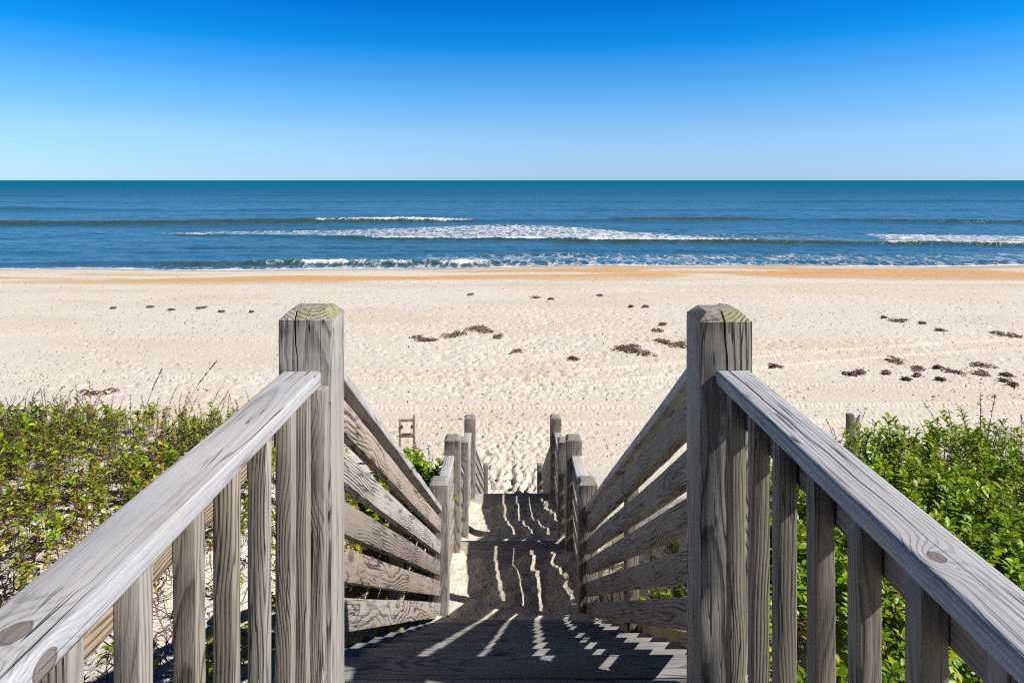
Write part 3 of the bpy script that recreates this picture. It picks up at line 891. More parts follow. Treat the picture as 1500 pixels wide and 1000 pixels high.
for s, side in ((-1, "left"), (1, "right")):
    lit = s < 0
    # --- deck railing with upright balusters, and the big newel post at the stair head
    lab = ("sunlit grey deck railing with square balusters and moss topped newel post, on the left" if lit else
           "shaded grey deck railing with square balusters and moss topped newel post, on the right")
    dr = thing("deck_railing", lab, "railing", (s * 0.56, 0.4, DECK_Z), "two deck railings with upright balusters")
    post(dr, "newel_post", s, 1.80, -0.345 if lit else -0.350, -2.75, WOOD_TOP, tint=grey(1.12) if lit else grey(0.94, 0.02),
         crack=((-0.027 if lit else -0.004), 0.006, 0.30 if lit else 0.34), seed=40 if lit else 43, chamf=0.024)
    cx = -0.564 if lit else 0.5735
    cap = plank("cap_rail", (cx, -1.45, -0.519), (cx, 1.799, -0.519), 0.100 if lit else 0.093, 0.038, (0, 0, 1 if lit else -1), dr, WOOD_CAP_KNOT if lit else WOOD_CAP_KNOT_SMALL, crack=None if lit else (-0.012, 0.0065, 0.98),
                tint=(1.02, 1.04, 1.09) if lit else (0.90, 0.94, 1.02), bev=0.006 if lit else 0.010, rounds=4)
    screws(cap, [(cx + dx, yy + dy, -0.4998) for yy in (0.72, 1.18, 1.5) for dx, dy in ((-0.018, 0.0), (0.02, 0.012))], (0, 0, 1))
    ux = bx_ = -0.584 if lit else 0.597
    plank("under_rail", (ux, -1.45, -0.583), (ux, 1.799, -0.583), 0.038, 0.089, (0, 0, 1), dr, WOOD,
          tint=(1.25, 1.02, 0.78) if lit else (0.9, 0.82, 0.75))  # left rail's sunlit tan is put into the tint, right kept darker
    plank("bottom_rail", (ux, -1.45, -1.345), (ux, 1.799, -1.345), 0.038, 0.089, (0, 0, 1), dr, WOOD)
    ph = 1.786 if lit else 1.752
    for k in range(17):
        yb = ph - 0.159 * k
        if k == 0 and lit: yb = 1.752
        yc = yb - 0.019
        g = random.uniform(0.85, 1.1) * (1.0 if lit else 0.8)  # right balusters tinted darker: their shade is deepened in the colour
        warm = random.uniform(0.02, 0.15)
        bxx = -0.546 if lit else 0.558
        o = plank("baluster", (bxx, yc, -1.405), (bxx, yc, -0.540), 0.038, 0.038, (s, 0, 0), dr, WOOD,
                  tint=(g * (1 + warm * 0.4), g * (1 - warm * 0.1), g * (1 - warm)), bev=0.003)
        if k < 9:
            screws(o, [(bxx - s * 0.019, yc + 0.004, -0.575), (bxx - s * 0.019, yc - 0.005, -0.618)], (-s, 0, 0))
    if lit:
        plank("baluster", (-0.514, 1.776, -1.405), (-0.514, 1.776, -0.540), 0.038, 0.038, (s, 0, 0), dr, WOOD, tint=grey(1.0, 0.05), bev=0.003)
    post(dr, "end_post", s, -1.59, -0.40, -2.75, WOOD)

    # --- upper flight
    lab = ("sunlit sloping railing of five swirly grained boards beside the top flight, on the left" if lit else
           "shaded sloping railing of five grey boards beside the top flight, on the right")
    r1 = thing("stair_railing", lab, "railing", (s * 0.56, 3.5, -2.4), "sloping railings of the top flight")
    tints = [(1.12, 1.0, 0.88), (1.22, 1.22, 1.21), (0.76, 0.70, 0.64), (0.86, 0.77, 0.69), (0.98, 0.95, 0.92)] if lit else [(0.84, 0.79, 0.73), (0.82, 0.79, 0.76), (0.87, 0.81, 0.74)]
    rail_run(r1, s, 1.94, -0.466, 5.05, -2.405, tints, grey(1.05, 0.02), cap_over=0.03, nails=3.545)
    post(r1, "post", s, 5.05, -2.235, -4.0, WOOD, tint=grey(1.0, 0.03))
    zt = -0.466 - 0.6235 * (3.5 - 1.94) - 0.075
    plank("mid_post", (s * 0.610, 3.545, -2.60), (s * 0.610, 3.545, zt), 0.062, 0.089, (0, 1, 0), r1, WOOD_ALGAE if lit else WOOD, tint=grey(0.95, 0.06))

    # --- first landing and short flight
    lab = ("left railing of the first landing, three square posts with boards seen end on" if lit else
           "right railing of the first landing, shaded boards between chunky square posts")
    r2 = thing("landing_railing", lab, "railing", (s * 0.56, 6.2, L1_Z), "railings of the first landing")
    rail_run(r2, s, 5.19, -2.475, 6.20, -2.50, [grey(1.0, 0.03)], (1.04, 1.05, 1.08))
    post(r2, "post", s, 6.20, -2.345, -4.4, WOOD, tint=grey(0.95, 0.06))
    rail_run(r2, s, 6.34, -2.55, 7.35, -3.13, [grey(0.95, 0.04)], grey(1.0))
    post(r2, "post", s, 7.35, -2.80, -4.6, WOOD, tint=grey(0.95, 0.03))

    # --- lower landing and the last flight into the sand
    lab = ("lowest left railing, its posts running down into the sunny beach sand" if lit else
           "lowest right railing, shaded posts and boards running down into the sand")
    r3 = thing("lower_railing", lab, "railing", (s * 0.56, 9.0, L2_Z), "railings of the lowest landing and flight")
    rail_run(r3, s, 7.49, -3.22, 8.78, -3.24, [grey(1.0, 0.03)], (1.03, 1.04, 1.06))
    post(r3, "post", s, 8.78, -3.045, -5.2, WOOD, tint=grey(0.92, 0.05))
    rail_run(r3, s, 8.92, -3.33, 12.75, -5.42, [grey(0.95, 0.04)], grey(1.0, 0.03), cap_over=0.05)
    post(r3, "post", s, 12.76, -5.30, -6.5, WOOD, size=0.09, inner=0.46)


# ------------------------------------------------------------------ unseen house shape behind the viewer, added to block the landward sky
def flat_mat(name, col, rough=0.8, noise=0.0):
    t = NT(name)
    geo = t.node("ShaderNodeNewGeometry")
    sh = t.noise(t.vmath('MULTIPLY', geo.outputs['Position'], (6.0, 6.0, 1.0)), 1.0, 4.0, 0.6)
    t.l.new(t.mix(1.0, col, t.ramp(sh, [(0.3, 1.0 - noise), (0.7, 1.0 + noise)]), 'MULTIPLY'), t.bsdf.inputs['Base Color'])
    t.bsdf.inputs['Roughness'].default_value = rough
    return t.mat


def block(name, lo, hi, mat, parent):
    (x0, y0, z0), (x1, y1, z1) = lo, hi
    V = [(x, y_, z) for z in (z0, z1) for y_ in (y0, y1) for x in (x0, x1)]
    q = np.array([(0, 2, 3, 1), (4, 5, 7, 6), (0, 1, 5, 4), (2, 6, 7, 3), (0, 4, 6, 2), (1, 3, 7, 5)])
    b = parent.get("base") if parent.parent is None else parent.parent.get("base")
    V = np.array(V) - np.array(b)
    if parent.parent is not None: V = V - np.array(parent.matrix_local.translation)
    o = bpy.data.objects.new(name, mesh_np(name, V, [q], mat))
    return link(o, parent)


SHINGLE, TRIM, GLASS, ROOFM = flat_mat("cedar_shingle", (0.13, 0.105, 0.085), 0.85, 0.35), flat_mat("white_trim", (0.6, 0.6, 0.58)), flat_mat("window_glass", (0.02, 0.025, 0.03), 0.05), flat_mat("roof_shingle", (0.06, 0.06, 0.065), 0.9, 0.3)
hs_ = thing("unseen_sky_blocker", "dark shingled house shape out of view, added to block the landward sky", "house", (0, -9.0, -2.5))
block("blocker_wall", (-8.5, -13.5, -2.7), (8.5, -5.2, 5.2), SHINGLE, hs_)
V = np.array([(-9, -14, 5.21), (9, -14, 5.21), (9, -4.7, 5.21), (-9, -4.7, 5.21), (-9, -9.3, 8.6), (9, -9.3, 8.6)]) - np.array((0, -9.0, -2.5))
link(bpy.data.objects.new("roof", mesh_np("roof", V, [np.array([(0, 1, 5, 4), (2, 3, 4, 5), (0, 3, 2, 1)]), np.array([(0, 4, 3), (1, 2, 5)])], ROOFM)), hs_)
for z0 in (-1.2, 1.9):
    for x0 in (-6.8, -4.0, 2.4, 5.2):
        w_ = block("blocker_window", (x0, -5.199, z0 + 0.6), (x0 + 1.5, -5.15, z0 + 2.0), TRIM, hs_)
        block("pane", (x0 + 0.1, -5.16, z0 + 0.7), (x0 + 1.4, -5.14, z0 + 1.9), GLASS, w_)
d_ = block("blocker_door", (-0.8, -5.199, -1.45), (0.9, -5.15, 0.75), TRIM, hs_)
block("pane", (-0.7, -5.16, -1.3), (0.8, -5.14, 0.65), GLASS, d_)


# ------------------------------------------------------------------ plants
def make_leaf_mat():
    t = NT("dune_leaf")
    col = t.attr("leafcol", 'Color')
    geo = t.node("ShaderNodeNewGeometry")
    n = t.noise(geo.outputs['Position'], 60.0, 2.0)
    col = t.mix(1.0, col, t.ramp(n, [(0.3, 0.8), (0.7, 1.15)]), 'MULTIPLY')
    t.l.new(col, t.bsdf.inputs['Base Color'])
    t.bsdf.inputs['Roughness'].default_value = 0.42
    t.bsdf.inputs['Specular IOR Level'].default_value = 0.4
    tr = t.node("ShaderNodeBsdfTranslucent")
    t.l.new(t.mix(1.0, col, (1.5, 1.35, 0.5), 'MULTIPLY'), tr.inputs['Color'])
    mx = t.node("ShaderNodeMixShader")
    t.put(mx.inputs[0], t.math('MULTIPLY', t.attr("thin"), 0.30))
    t.l.new(t.bsdf.outputs[0], mx.inputs[1])
    t.l.new(tr.outputs[0], mx.inputs[2])
    t.l.new(mx.outputs[0], t.out.inputs['Surface'])
    return t.mat


LEAF = make_leaf_mat()


class Veg:
    """collects leaves, stems and blades of one plant (or one patch)"""
    def __init__(self):
        self.V, self.C, self.T, self.tri, self.quad, self.n = [], [], [], [], [], 0

    def add(self, V, col, thin, tri=(), quad=()):
        V = np.asarray(V, float)
        self.V.append(V)
        self.C.append(np.tile(col, (len(V), 1)) if np.ndim(col) == 1 else col)
        self.T.append(np.full(len(V), thin))
        if len(tri): self.tri.append(np.asarray(tri) + self.n)
        if len(quad): self.quad.append(np.asarray(quad) + self.n)
        self.n += len(V)

    def arrays(self):
        z3, z4 = np.zeros((0, 3), int), np.zeros((0, 4), int)
        return (np.concatenate(self.V), np.concatenate(self.C), np.concatenate(self.T),
                np.concatenate(self.tri) if self.tri else z3, np.concatenate(self.quad) if self.quad else z4)

    def leaf(self, base, az, el, L, w, col, droop=0.25, rg=RNG):
        d = np.array([math.cos(az) * math.cos(el), math.sin(az) * math.cos(el), math.sin(el)])
        sd = np.array([-math.sin(az), math.cos(az), 0.0])
        up = np.cross(d, sd) * -1
        up = up if up[2] > 0 else -up
        roll = rg.normal(0, 0.35)
        sd, up = sd * math.cos(roll) + up * math.sin(roll), up * math.cos(roll) - sd * math.sin(roll)
        b = np.asarray(base, float)
        P = lambda t, x, z: b + d * (L * t) + sd * (w * x) + up * (L * z) + np.array([0, 0, -droop * L * t * t])
        V = [b, P(.38, -.46, .05), P(.38, 0, 0), P(.38, .46, .05), P(.72, -.42, .05), P(.74, 0, 0.0), P(.72, .42, .05), P(1, 0, .0)]
        self.add(V, col, 1.0, tri=[(0, 2, 1), (0, 3, 2), (4, 5, 7), (5, 6, 7)], quad=[(1, 2, 5, 4), (2, 3, 6, 5)])

    def stem(self, pts, r0, r1, col, thin=0.0):
        pts = np.asarray(pts, float)
        n = len(pts)
        V = []
        for i, p in enumerate(pts):
            r_ = r0 + (r1 - r0) * i / (n - 1)
            for k in range(3):
                a = k * 2.094
                V.append(p + np.array([math.cos(a) * r_, math.sin(a) * r_, 0]))
        q = [(i * 3 + k, i * 3 + (k + 1) % 3, (i + 1) * 3 + (k + 1) % 3, (i + 1) * 3 + k) for i in range(n - 1) for k in range(3)]
        self.add(V, col, thin, quad=q)

    def blade(self, base, az, lean, L, w, col, n=5):
        d = np.array([math.cos(az), math.sin(az), 0.0]); sd = np.array([-math.sin(az), math.cos(az), 0.0])
        V = []
        for i in range(n + 1):
            t_ = i / n
            p = np.asarray(base) + d * (L * lean * t_ * t_) + np.array([0, 0, L * (t_ - 0.25 * lean * t_ * t_)])
            ww = w * (1 - t_ ** 2 * 0.95) / 2
            V += [p - sd * ww, p + sd * ww]
        self.add(V, col, 0.7, quad=[(2 * i, 2 * i + 1, 2 * i + 3, 2 * i + 2) for i in range(n)])


GREEN = [np.array(c) for c in ((0.25, 0.38, 0.012), (0.20, 0.35, 0.014), (0.34, 0.42, 0.016), (0.13, 0.26, 0.014))]
YELLOW = [np.array(c) for c in ((0.46, 0.38, 0.03), (0.36, 0.34, 0.03), (0.50, 0.34, 0.04))]
BROWN = [np.array(c) for c in ((0.17, 0.11, 0.08), (0.25, 0.16, 0.115), (0.10, 0.07, 0.055))]


def shoot(kind, rg):
    """one goldenrod shoot at the origin. kind: lush, sparse, spike"""
    g = Veg()
    h = {'lush': rg.uniform(0.32, 0.44), 'sparse': rg.uniform(0.20, 0.36), 'spike': rg.uniform(0.36, 0.56)}[kind]
    lx, ly = rg.normal(0, 0.16, 2) * h
    at = lambda t: np.array([lx * t * t + 0.01 * math.sin(5 * t + lx * 50), ly * t * t, h * t])
    br = BROWN[rg.integers(3)]
    g.stem([at(t) for t in np.linspace(-0.06, 1, 6)], 0.0042, 0.0022, br if kind != 'lush' else br * 0.6 + np.array([0.02, 0.04, 0.005]))
    n, t0 = {'lush': (rg.integers(38, 54), 0.20), 'sparse': (rg.integers(14, 24), 0.55), 'spike': (rg.integers(6, 12), 0.45)}[kind]
    for i in range(n):
        t = t0 + (1 - t0) * (i + rg.random()) / n
        if kind == 'spike': t = 0.3 + 0.45 * rg.random()
        az = i * 2.4 + rg.normal(0, 0.3)
        el = np.clip(rg.normal(0.35 + 0.75 * (t - 0.5), 0.25), -0.4, 1.3)
        p = rg.random()
        if kind == 'lush': c = GREEN[rg.integers(4)] if p < 0.95 else YELLOW[rg.integers(3)]
        else: c = GREEN[rg.integers(4)] * 1.1 if p < 0.46 else (YELLOW[rg.integers(3)] if p < 0.80 else BROWN[rg.integers(3)])
        L = rg.uniform(0.052, 0.090) * (1.0 if kind == 'lush' else 1.02) * (0.75 + 0.3 * (1 - abs(t - 0.7)))
        g.leaf(at(t), az, el, L, L * rg.uniform(0.32, 0.42), c * rg.uniform(0.75, 1.25), rg=rg)
    if kind != 'lush':
        for i in range(rg.integers(4, 9)):                                   # withered leaves and side twigs low down
            t = rg.uniform(0.1, 0.6)
            az = rg.uniform(0, 6.28)
            e = at(t) + np.array([math.cos(az), math.sin(az), rg.uniform(-0.3, 0.9)]) * rg.uniform(0.03, 0.11)
            g.stem([at(t), (at(t) + e) / 2 + rg.normal(0, 0.008, 3), e], 0.0022, 0.0014, BROWN[rg.integers(3)])
            if rg.random() < 0.6:
                g.leaf(e, az, rg.uniform(-0.8, 0.3), 0.035, 0.010, BROWN[rg.integers(3)] * 1.2, rg=rg)
    if kind == 'spike':
        for i in range(26):                                                  # spent seed head
            t = rg.uniform(0.72, 1.05)
            az = rg.uniform(0, 6.28)
            g.leaf(at(t), az, rg.uniform(0.3, 1.2), rg.uniform(0.018, 0.032) * (1.5 - t * 0.8), 0.010, BROWN[rg.integers(3)] * rg.uniform(0.5, 1.0), rg=rg)
    return g.arrays()


def runner(rg):
    """a dry twig lying about under the shoots"""
    g = Veg()
    a = rg.uniform(0, 6.28); L = rg.uniform(0.12, 0.4)
    p = np.zeros(3); pts = [p.copy()]
    for i in range(5):
        a += rg.normal(0, 0.4)
        p = p + np.array([math.cos(a), math.sin(a), rg.normal(0.15, 0.35)]) * L / 5
        pts.append(p.copy())
    g.stem(pts, 0.0042, 0.002, BROWN[rg.integers(3)] * rg.uniform(0.8, 1.5))
    return g.arrays()


def scatter(protos, spots):
    """merge copies of the prototypes at (x, y, z, turn, size, proto index)"""
    Vs, Cs, Ts, tr, qu, n = [], [], [], [], [], 0
    for (x, y, z, a, sc, k) in spots:
        V, C, T, t3, t4 = protos[k]
        c, s = math.cos(a), math.sin(a)
        W = np.empty_like(V)
        W[:, 0] = (V[:, 0] * c - V[:, 1] * s) * sc + x
        W[:, 1] = (V[:, 0] * s + V[:, 1] * c) * sc + y
        W[:, 2] = V[:, 2] * sc + z
        Vs.append(W); Cs.append(C * (0.8 + 0.4 * ((x * 12.9898 + y * 78.233) * 43.5 % 1.0))); Ts.append(T)
        tr.append(t3 + n); qu.append(t4 + n)
        n += len(V)
    return np.concatenate(Vs), np.concatenate(Cs), np.concatenate(Ts), np.concatenate(tr), np.concatenate(qu)


def veg_mesh(name, arr):
    V, C, T, t3, t4 = arr
    return mesh_np(name, V, [f for f in (t3, t4) if len(f)], LEAF, attrs={"thin": T}, colors={"leafcol": C})


vr = np.random.default_rng(23)
PROTO = [shoot('lush', vr) for _ in range(9)] + [shoot('sparse', vr) for _ in range(9)] + [shoot('spike', vr) for _ in range(7)] + [runner(vr) for _ in range(8)]
LUSH, SPARSE, SPIKE, TWIG = range(0, 9), range(9, 18), range(18, 25), range(25, 33)


def pick(r): return int(r[vr.integers(len(r))])


left_spots, right_spots = [], []
for i in range(12500):
    x, y = -vr.uniform(0.85, 9.0), vr.uniform(0.6, 7.6)
    yc = float(np.interp(-x, [0, 0.8, 2.5, 5, 12], [5.6, 5.8, 6.35, 6.5, 7.5]))
    dens = 0.52 + 0.75 * sstep(yc - 2.4, yc - 0.9, y) if y < yc + 0.25 else 0.25
    dens *= np.clip(0.85 + 1.5 * float(fbm(np.array(x * 0.9), np.array(y * 0.9), 400, 2)), 0.2, 1.3)
    if -x < 1.2: dens *= 0.75
    if vr.random() > dens * 0.70: continue
    z = float(land(x, y))
    p = vr.random()
    if y > yc - 0.9: k = pick(LUSH) if p < 0.05 else (pick(SPIKE) if p < 0.50 else pick(SPARSE))
    else: k = pick(LUSH) if p < 0.04 else (pick(SPIKE) if p < 0.26 else pick(SPARSE))
    left_spots.append((x, y, z - 0.01, vr.uniform(0, 6.28), vr.uniform(0.52, 0.85), k))
for i in range(6500):
    x, y = -vr.uniform(0.8, 7.0), vr.uniform(0.8, 6.6)
    left_spots.append((x, y, float(land(x, y)) + 0.015, vr.uniform(0, 6.28), vr.uniform(0.7, 1.3), pick(TWIG)))
for i in range(5600):
    x, y = vr.uniform(0.86, 8.5), vr.uniform(0.6, 6.2)
    yc = float(np.interp(x, [0, 0.8, 1.4, 2.3, 5, 12], [4.2, 4.3, 4.8, 5.25, 5.35, 6.5]))
    dens = 0.95 if y < yc + 0.1 else 0.2
    dens *= np.clip(1.1 + 0.7 * float(fbm(np.array(x * 1.1), np.array(y * 1.1), 500, 2)), 0.6, 1.3)
    if x < 1.4: dens *= 0.25 + 0.9 * (x - 0.86)
    if vr.random() > dens * 0.92: continue
    z = float(land(x, y))
    p = vr.random()
    if y > yc - 0.55: k = pick(LUSH) if p < 0.55 else (pick(SPIKE) if p < 0.85 else pick(SPARSE))
    else: k = pick(LUSH) if p < 0.90 else (pick(SPIKE) if p < 0.93 else pick(SPARSE))
    right_spots.append((x, y, z - 0.01, vr.uniform(0, 6.28), vr.uniform(0.62, 0.88) if y > yc - 0.8 else vr.uniform(0.70, 1.0), k))
for i in range(3000):
    x, y = vr.uniform(0.8, 5.5), vr.uniform(0.8, 5.4)
    right_spots.append((x, y, float(land(x, y)) + 0.015, vr.uniform(0, 6.28), vr.uniform(0.7, 1.3), pick(TWIG)))
o = link(bpy.data.objects.new("ground_cover", veg_mesh("ground_cover", scatter(PROTO, left_spots))))
tag(o, "patchy yellow green dune plants with brown dry stems, on the left dune", "ground cover", kind="stuff")
o = link(bpy.data.objects.new("ground_cover", veg_mesh("ground_cover", scatter(PROTO, right_spots))))
tag(o, "dense bright green leafy dune plants, on the right dune", "ground cover", kind="stuff")


def single_plant(name, label, cat, loc, arr, group=None):
    me = veg_mesh(name, arr)
    o = link(bpy.data.objects.new(name, me))
    o.location = loc
    return tag(o, label, cat, group)


# the shrub beside the first landing, left
sp = []
for i in range(80):
    a, r_ = vr.uniform(0, 6.28), 0.52 * math.sqrt(vr.random())
    sp.append((r_ * math.cos(a) * 0.9, r_ * math.sin(a) * 1.3, 0.34 * (1 - (r_ / 0.62) ** 2) + vr.normal(0, 0.03), a + vr.normal(0, 0.5), vr.uniform(0.8, 1.15), pick(LUSH) if vr.random() < 0.88 else pick(SPIKE)))
for i in range(24):
    a, r_ = vr.uniform(0, 6.28), 0.4 * math.sqrt(vr.random())
    sp.append((r_ * math.cos(a), r_ * math.sin(a), -0.05, a, 1.1, pick(LUSH)))
single_plant("leafy_shrub", "bright green leafy shrub just outside the first landing, on the left", "shrub", (-1.04, 6.35, float(land(-1.04, 6.35)) + 0.17), scatter(PROTO, sp))

# tall seed stalks over the left crest
STRAW, REED = np.array([0.30, 0.24, 0.10]), np.array([0.17, 0.20, 0.05])


def seed_stalk(L, az, lean, rg):
    g = Veg()
    d = np.array([math.cos(az), math.sin(az), 0])
    at = lambda t: d * (lean * L * t * t) + np.array([0, 0, L * t])
    g.stem([at(t) for t in np.linspace(0, 1, 8)], 0.004, 0.0018, np.array([0.13, 0.085, 0.05]))
    for i in range(46):
        t = rg.uniform(0.72, 1.02)
        a = az + rg.normal(0, 0.9)
        g.leaf(at(t), a, rg.uniform(0.7, 1.3), 0.035, 0.008, np.array([0.15, 0.095, 0.055]) * rg.uniform(0.6, 1.2), rg=rg)
    for k in range(4):
        g.blade((0, 0, 0), az + rg.normal(0, 1.0), rg.uniform(0.3, 0.8), L * rg.uniform(0.45, 0.75), 0.005, REED * rg.uniform(0.8, 1.2))
    return g.arrays()


for k, (px, Y, L, az, lean, lab) in enumerate((
        (206, 6.3, 0.62, 0.5, 0.25, "shorter of the two brown seed stalks rising above the left dune plants"),
        (258, 6.2, 0.72, 0.2, 0.45, "taller leaning brown seed stalk above the left dune plants"))):
    x = (px - 750) / 1000 * Y
    single_plant("seed_stalk", lab, "grass stalk", (x, Y, float(land(x, Y)) + 0.02), seed_stalk(L, az, lean, vr), "brown seed stalks on the left dune")


def tuft(n, L, rg, spread=0.06, cols=(REED, STRAW)):
    g = Veg()
    for i in range(n):
        c = cols[rg.integers(len(cols))]
        g.blade((rg.normal(0, spread), rg.normal(0, spread), 0), rg.uniform(0, 6.28), rg.uniform(0.15, 0.75), L * rg.uniform(0.55, 1.1), rg.uniform(0.003, 0.006), c * rg.uniform(0.8, 1.3))
    return g.arrays()


for (px, Y, L, n, lab) in ((60, 6.4, 0.62, 9, "wispy pale grass tuft above the far left end of the dune plants"),
                           (100, 6.45, 0.55, 8, "thin pale grass tuft second from the left end of the dune crest"),
                           (172, 6.4, 0.5, 6, "few thin grass blades between the pale tufts and brown seed stalks"),
                           (640, 7.6, 0.55, 22, "fine straw coloured grass behind the leafy shrub by the landing")):
    x = (px - 750) / 1000 * Y
    single_plant("grass_tuft", lab, "grass tuft", (x, Y, float(land(x, Y)) - 0.01), tuft(n, L, vr), "thin beach grass tufts")
for (px, Y, L, n, lab) in ((872, 7.2, 0.6, 14, "thin straw grass beside the second right landing post"),
                           (905, 6.4, 0.55, 10, "thin straw grass leaning over the top flight's right cap rail")):
    x = (px - 750) / 1000 * Y
    single_plant("grass_tuft", lab, "grass tuft", (x, Y, float(land(x, Y)) - 0.01), tuft(n, L, vr), "thin beach grass tufts")


def dead_stalk(L, rg, hook=True, heads=40):
    g = Veg()
    for j in range(3):
        az = rg.uniform(0, 6.28)
        d = np.array([math.cos(az), math.sin(az), 0])
        ll = L * rg.uniform(0.7, 1.0)
        at = lambda t: d * (0.25 * ll * t + (0.25 * ll * max(0, t - 0.7) * 3 if hook else 0)) + np.array([0, 0, ll * (t - (1.3 * max(0, t - 0.75) if hook else 0))])
        g.stem([at(t) for t in np.linspace(0, 1, 9)], 0.0045, 0.002, BROWN[2] * 0.8)
        for i in range(heads // 3):
            t = rg.uniform(0.55, 1.0)
            g.leaf(at(t), rg.uniform(0, 6.28), rg.uniform(-0.2, 1.1), 0.028, 0.011, BROWN[rg.integers(3)] * rg.uniform(0.4, 0.8), rg=rg)
    return g.arrays()


for (px, Y, L, hk, hd, lab) in ((868, 6.1, 0.78, True, 12, "bare dark curled weed stalk beside the right railing's lower end"),
                                (895, 5.4, 0.72, True, 18, "bare dark weed stalk rising over the right cap rail"),
                                (1434, 5.15, 0.66, False, 90, "thickest near black dead stalk on the right dune crest")):
    x = (px - 750) / 1000 * Y
    single_plant("dead_weed", lab, "dead weed", (x, Y, float(land(x, Y)) - 0.01), dead_stalk(L, vr, hk, hd), "dead weeds on the right dune")
arr = scatter(PROTO, [(0, 0, 0, 0.3, 1.15, 2), (0.03, 0.02, 0, 1.9, 1.1, 5)])
x = (1306 - 750) / 1000 * 5.1
single_plant("tall_green_shoot", "single tall green shoot standing above the right dune crest against the sand", "plant", (x, 5.1, float(land(x, 5.1))), arr)
g = Veg()
for a in (0.9, 1.2): g.blade((0, 0, 0), a, 0.55, 0.46, 0.011, np.array([0.06, 0.14, 0.05]))
single_plant("grass_blade_clump", "broad dark green grass blades amid the right dune leaves", "grass blades", ((1425 - 750) / 1000 * 4.2, 4.2, float(land(2.8, 4.2))), g.arrays())


# ------------------------------------------------------------------ beach furniture left in the sand
fx, fy = -2.15, 13.9
fz = float(land(fx, fy))
fr = thing("beach_frame", "small bare wooden frame standing in the sand behind the green shrub", "wooden frame", (fx, fy, fz))
plank("leg", (fx - 0.145, fy, fz - 0.3), (fx - 0.145, fy, fz + 0.98), 0.045, 0.045, (0, 1, 0), fr, tint=(1.15, 0.95, 0.78))
plank("leg", (fx + 0.145, fy, fz - 0.3), (fx + 0.145, fy, fz + 1.06), 0.045, 0.045, (0, 1, 0), fr, tint=(1.15, 0.95, 0.78))
plank("crossbar", (fx - 0.122, fy, fz + 0.955), (fx + 0.122, fy, fz + 0.955), 0.04, 0.045, (0, 0, 1), fr, tint=(1.15, 0.95, 0.78))
plank("crossbar", (fx - 0.122, fy, fz + 0.64), (fx + 0.122, fy, fz + 0.64), 0.04, 0.05, (0, 0, 1), fr, tint=(1.15, 0.95, 0.78))
hb_ = plank("hanging_bar", (fx - 0.10, fy - 0.03, fz + 0.70), (fx + 0.10, fy - 0.03, fz + 0.695), 0.02, 0.022, (0, 0, 1), fr, tint=(0.25, 0.25, 0.28))
for s in (-1, 1):
    plank("clamp", (fx + s * 0.10, fy - 0.02, fz + 0.80), (fx + s * 0.10, fy - 0.02, fz + 0.86), 0.04, 0.05, (0, 1, 0), fr, tint=(0.22, 0.24, 0.32))

fx, fy = 5.05, 10.1
zt = -0.342 * fy
fz = float(land(fx, fy))
fn = thing("sand_fence", "weathered slatted sand fence end with a dark square post on the right dune", "fence", (fx, fy, fz))
plank("fence_post", (fx - 0.06, fy, fz - 0.4), (fx - 0.06, fy, zt), 0.09, 0.09, (0, 1, 0), fn, tint=grey(0.45))
for k in range(9):
    sx = fx + 0.02 + 0.026 * k
    plank("slat", (sx, fy + 0.03 + 0.035 * k, fz - 0.5), (sx + random.uniform(-0.01, 0.01), fy + 0.03 + 0.035 * k, zt - 0.06 - 0.008 * k + random.uniform(-0.05, 0.0)), 0.034, 0.010, (0, -1, 0), fn, tint=grey(1.1, 0.0), bev=0.002)
plank("fence_wire", (fx - 0.03, fy + 0.02, zt - 0.25), (fx + 0.24, fy + 0.36, zt - 0.30), 0.006, 0.006, (0, 0, 1), fn, tint=grey(0.4), bev=0.001)


# ------------------------------------------------------------------ seaweed and litter on the sand
tw = NT("dry_seaweed")
g_ = tw.node("ShaderNodeNewGeometry")
nn = tw.noise(g_.outputs['Position'], 14.0, 3.0)
tw.l.new(tw.ramp(nn, [(0.3, (0.10, 0.055, 0.042)), (0.7, (0.24, 0.15, 0.11))]), tw.bsdf.inputs['Base Color'])
tw.bsdf.inputs['Roughness'].default_value = 0.85
WEED = tw.mat


def weed_mesh(a, b, rg, density=1.0):
    """tangled strands heaped over an ellipse a by b"""
    V, Q = [], []
    lobes, cx_, cy_ = [], -a * 0.52, 0.0
    for _ in range(7):                                        # a ragged chain of heaps
        lobes.append((cx_, cy_, rg.uniform(0.22, 0.42)))
        cx_ += a * rg.uniform(0.10, 0.17)
        cy_ = float(np.clip(cy_ + rg.normal(0, b * 0.35), -b * 0.6, b * 0.6))
    n = int(np.clip(a * b * 230 * density, 44, 460))
    for i in range(n):
        lx, ly, lr = lobes[rg.integers(7)]
        an, rr = rg.uniform(0, 6.28), math.sqrt(rg.random()) * lr
        x, y = lx + rr * a * math.cos(an), ly + rr * b * math.sin(an)
        hgt = 0.07 * (1 - rr / lr) + 0.012
        az, L, w = rg.uniform(0, 6.28), rg.uniform(0.08, 0.24), rg.uniform(0.016, 0.036)
        d, sd = np.array([math.cos(az), math.sin(az), rg.normal(0, 0.25)]), np.array([-math.sin(az), math.cos(az), rg.normal(0, 0.4)])
        c = np.array([x, y, hgt * rg.random()])
        m = len(V)
        bend = np.array([0, 0, rg.uniform(0.0, 0.04)])
        for t_ in (-1, 0, 1):
            p = c + d * (L / 2 * t_) + bend * (1 - t_ * t_)
            V += [p - sd * w / 2, p + sd * w / 2 * 0.6 + np.array([0, 0, w * 0.7]), p + sd * w / 2]
        for j in (0, 3):
            for k in range(3):
                Q.append((m + j + k, m + j + (k + 1) % 3, m + j + 3 + (k + 1) % 3, m + j + 3 + k))
    return mesh_np("seaweed_clump", np.array(V), [np.array(Q)], WEED)


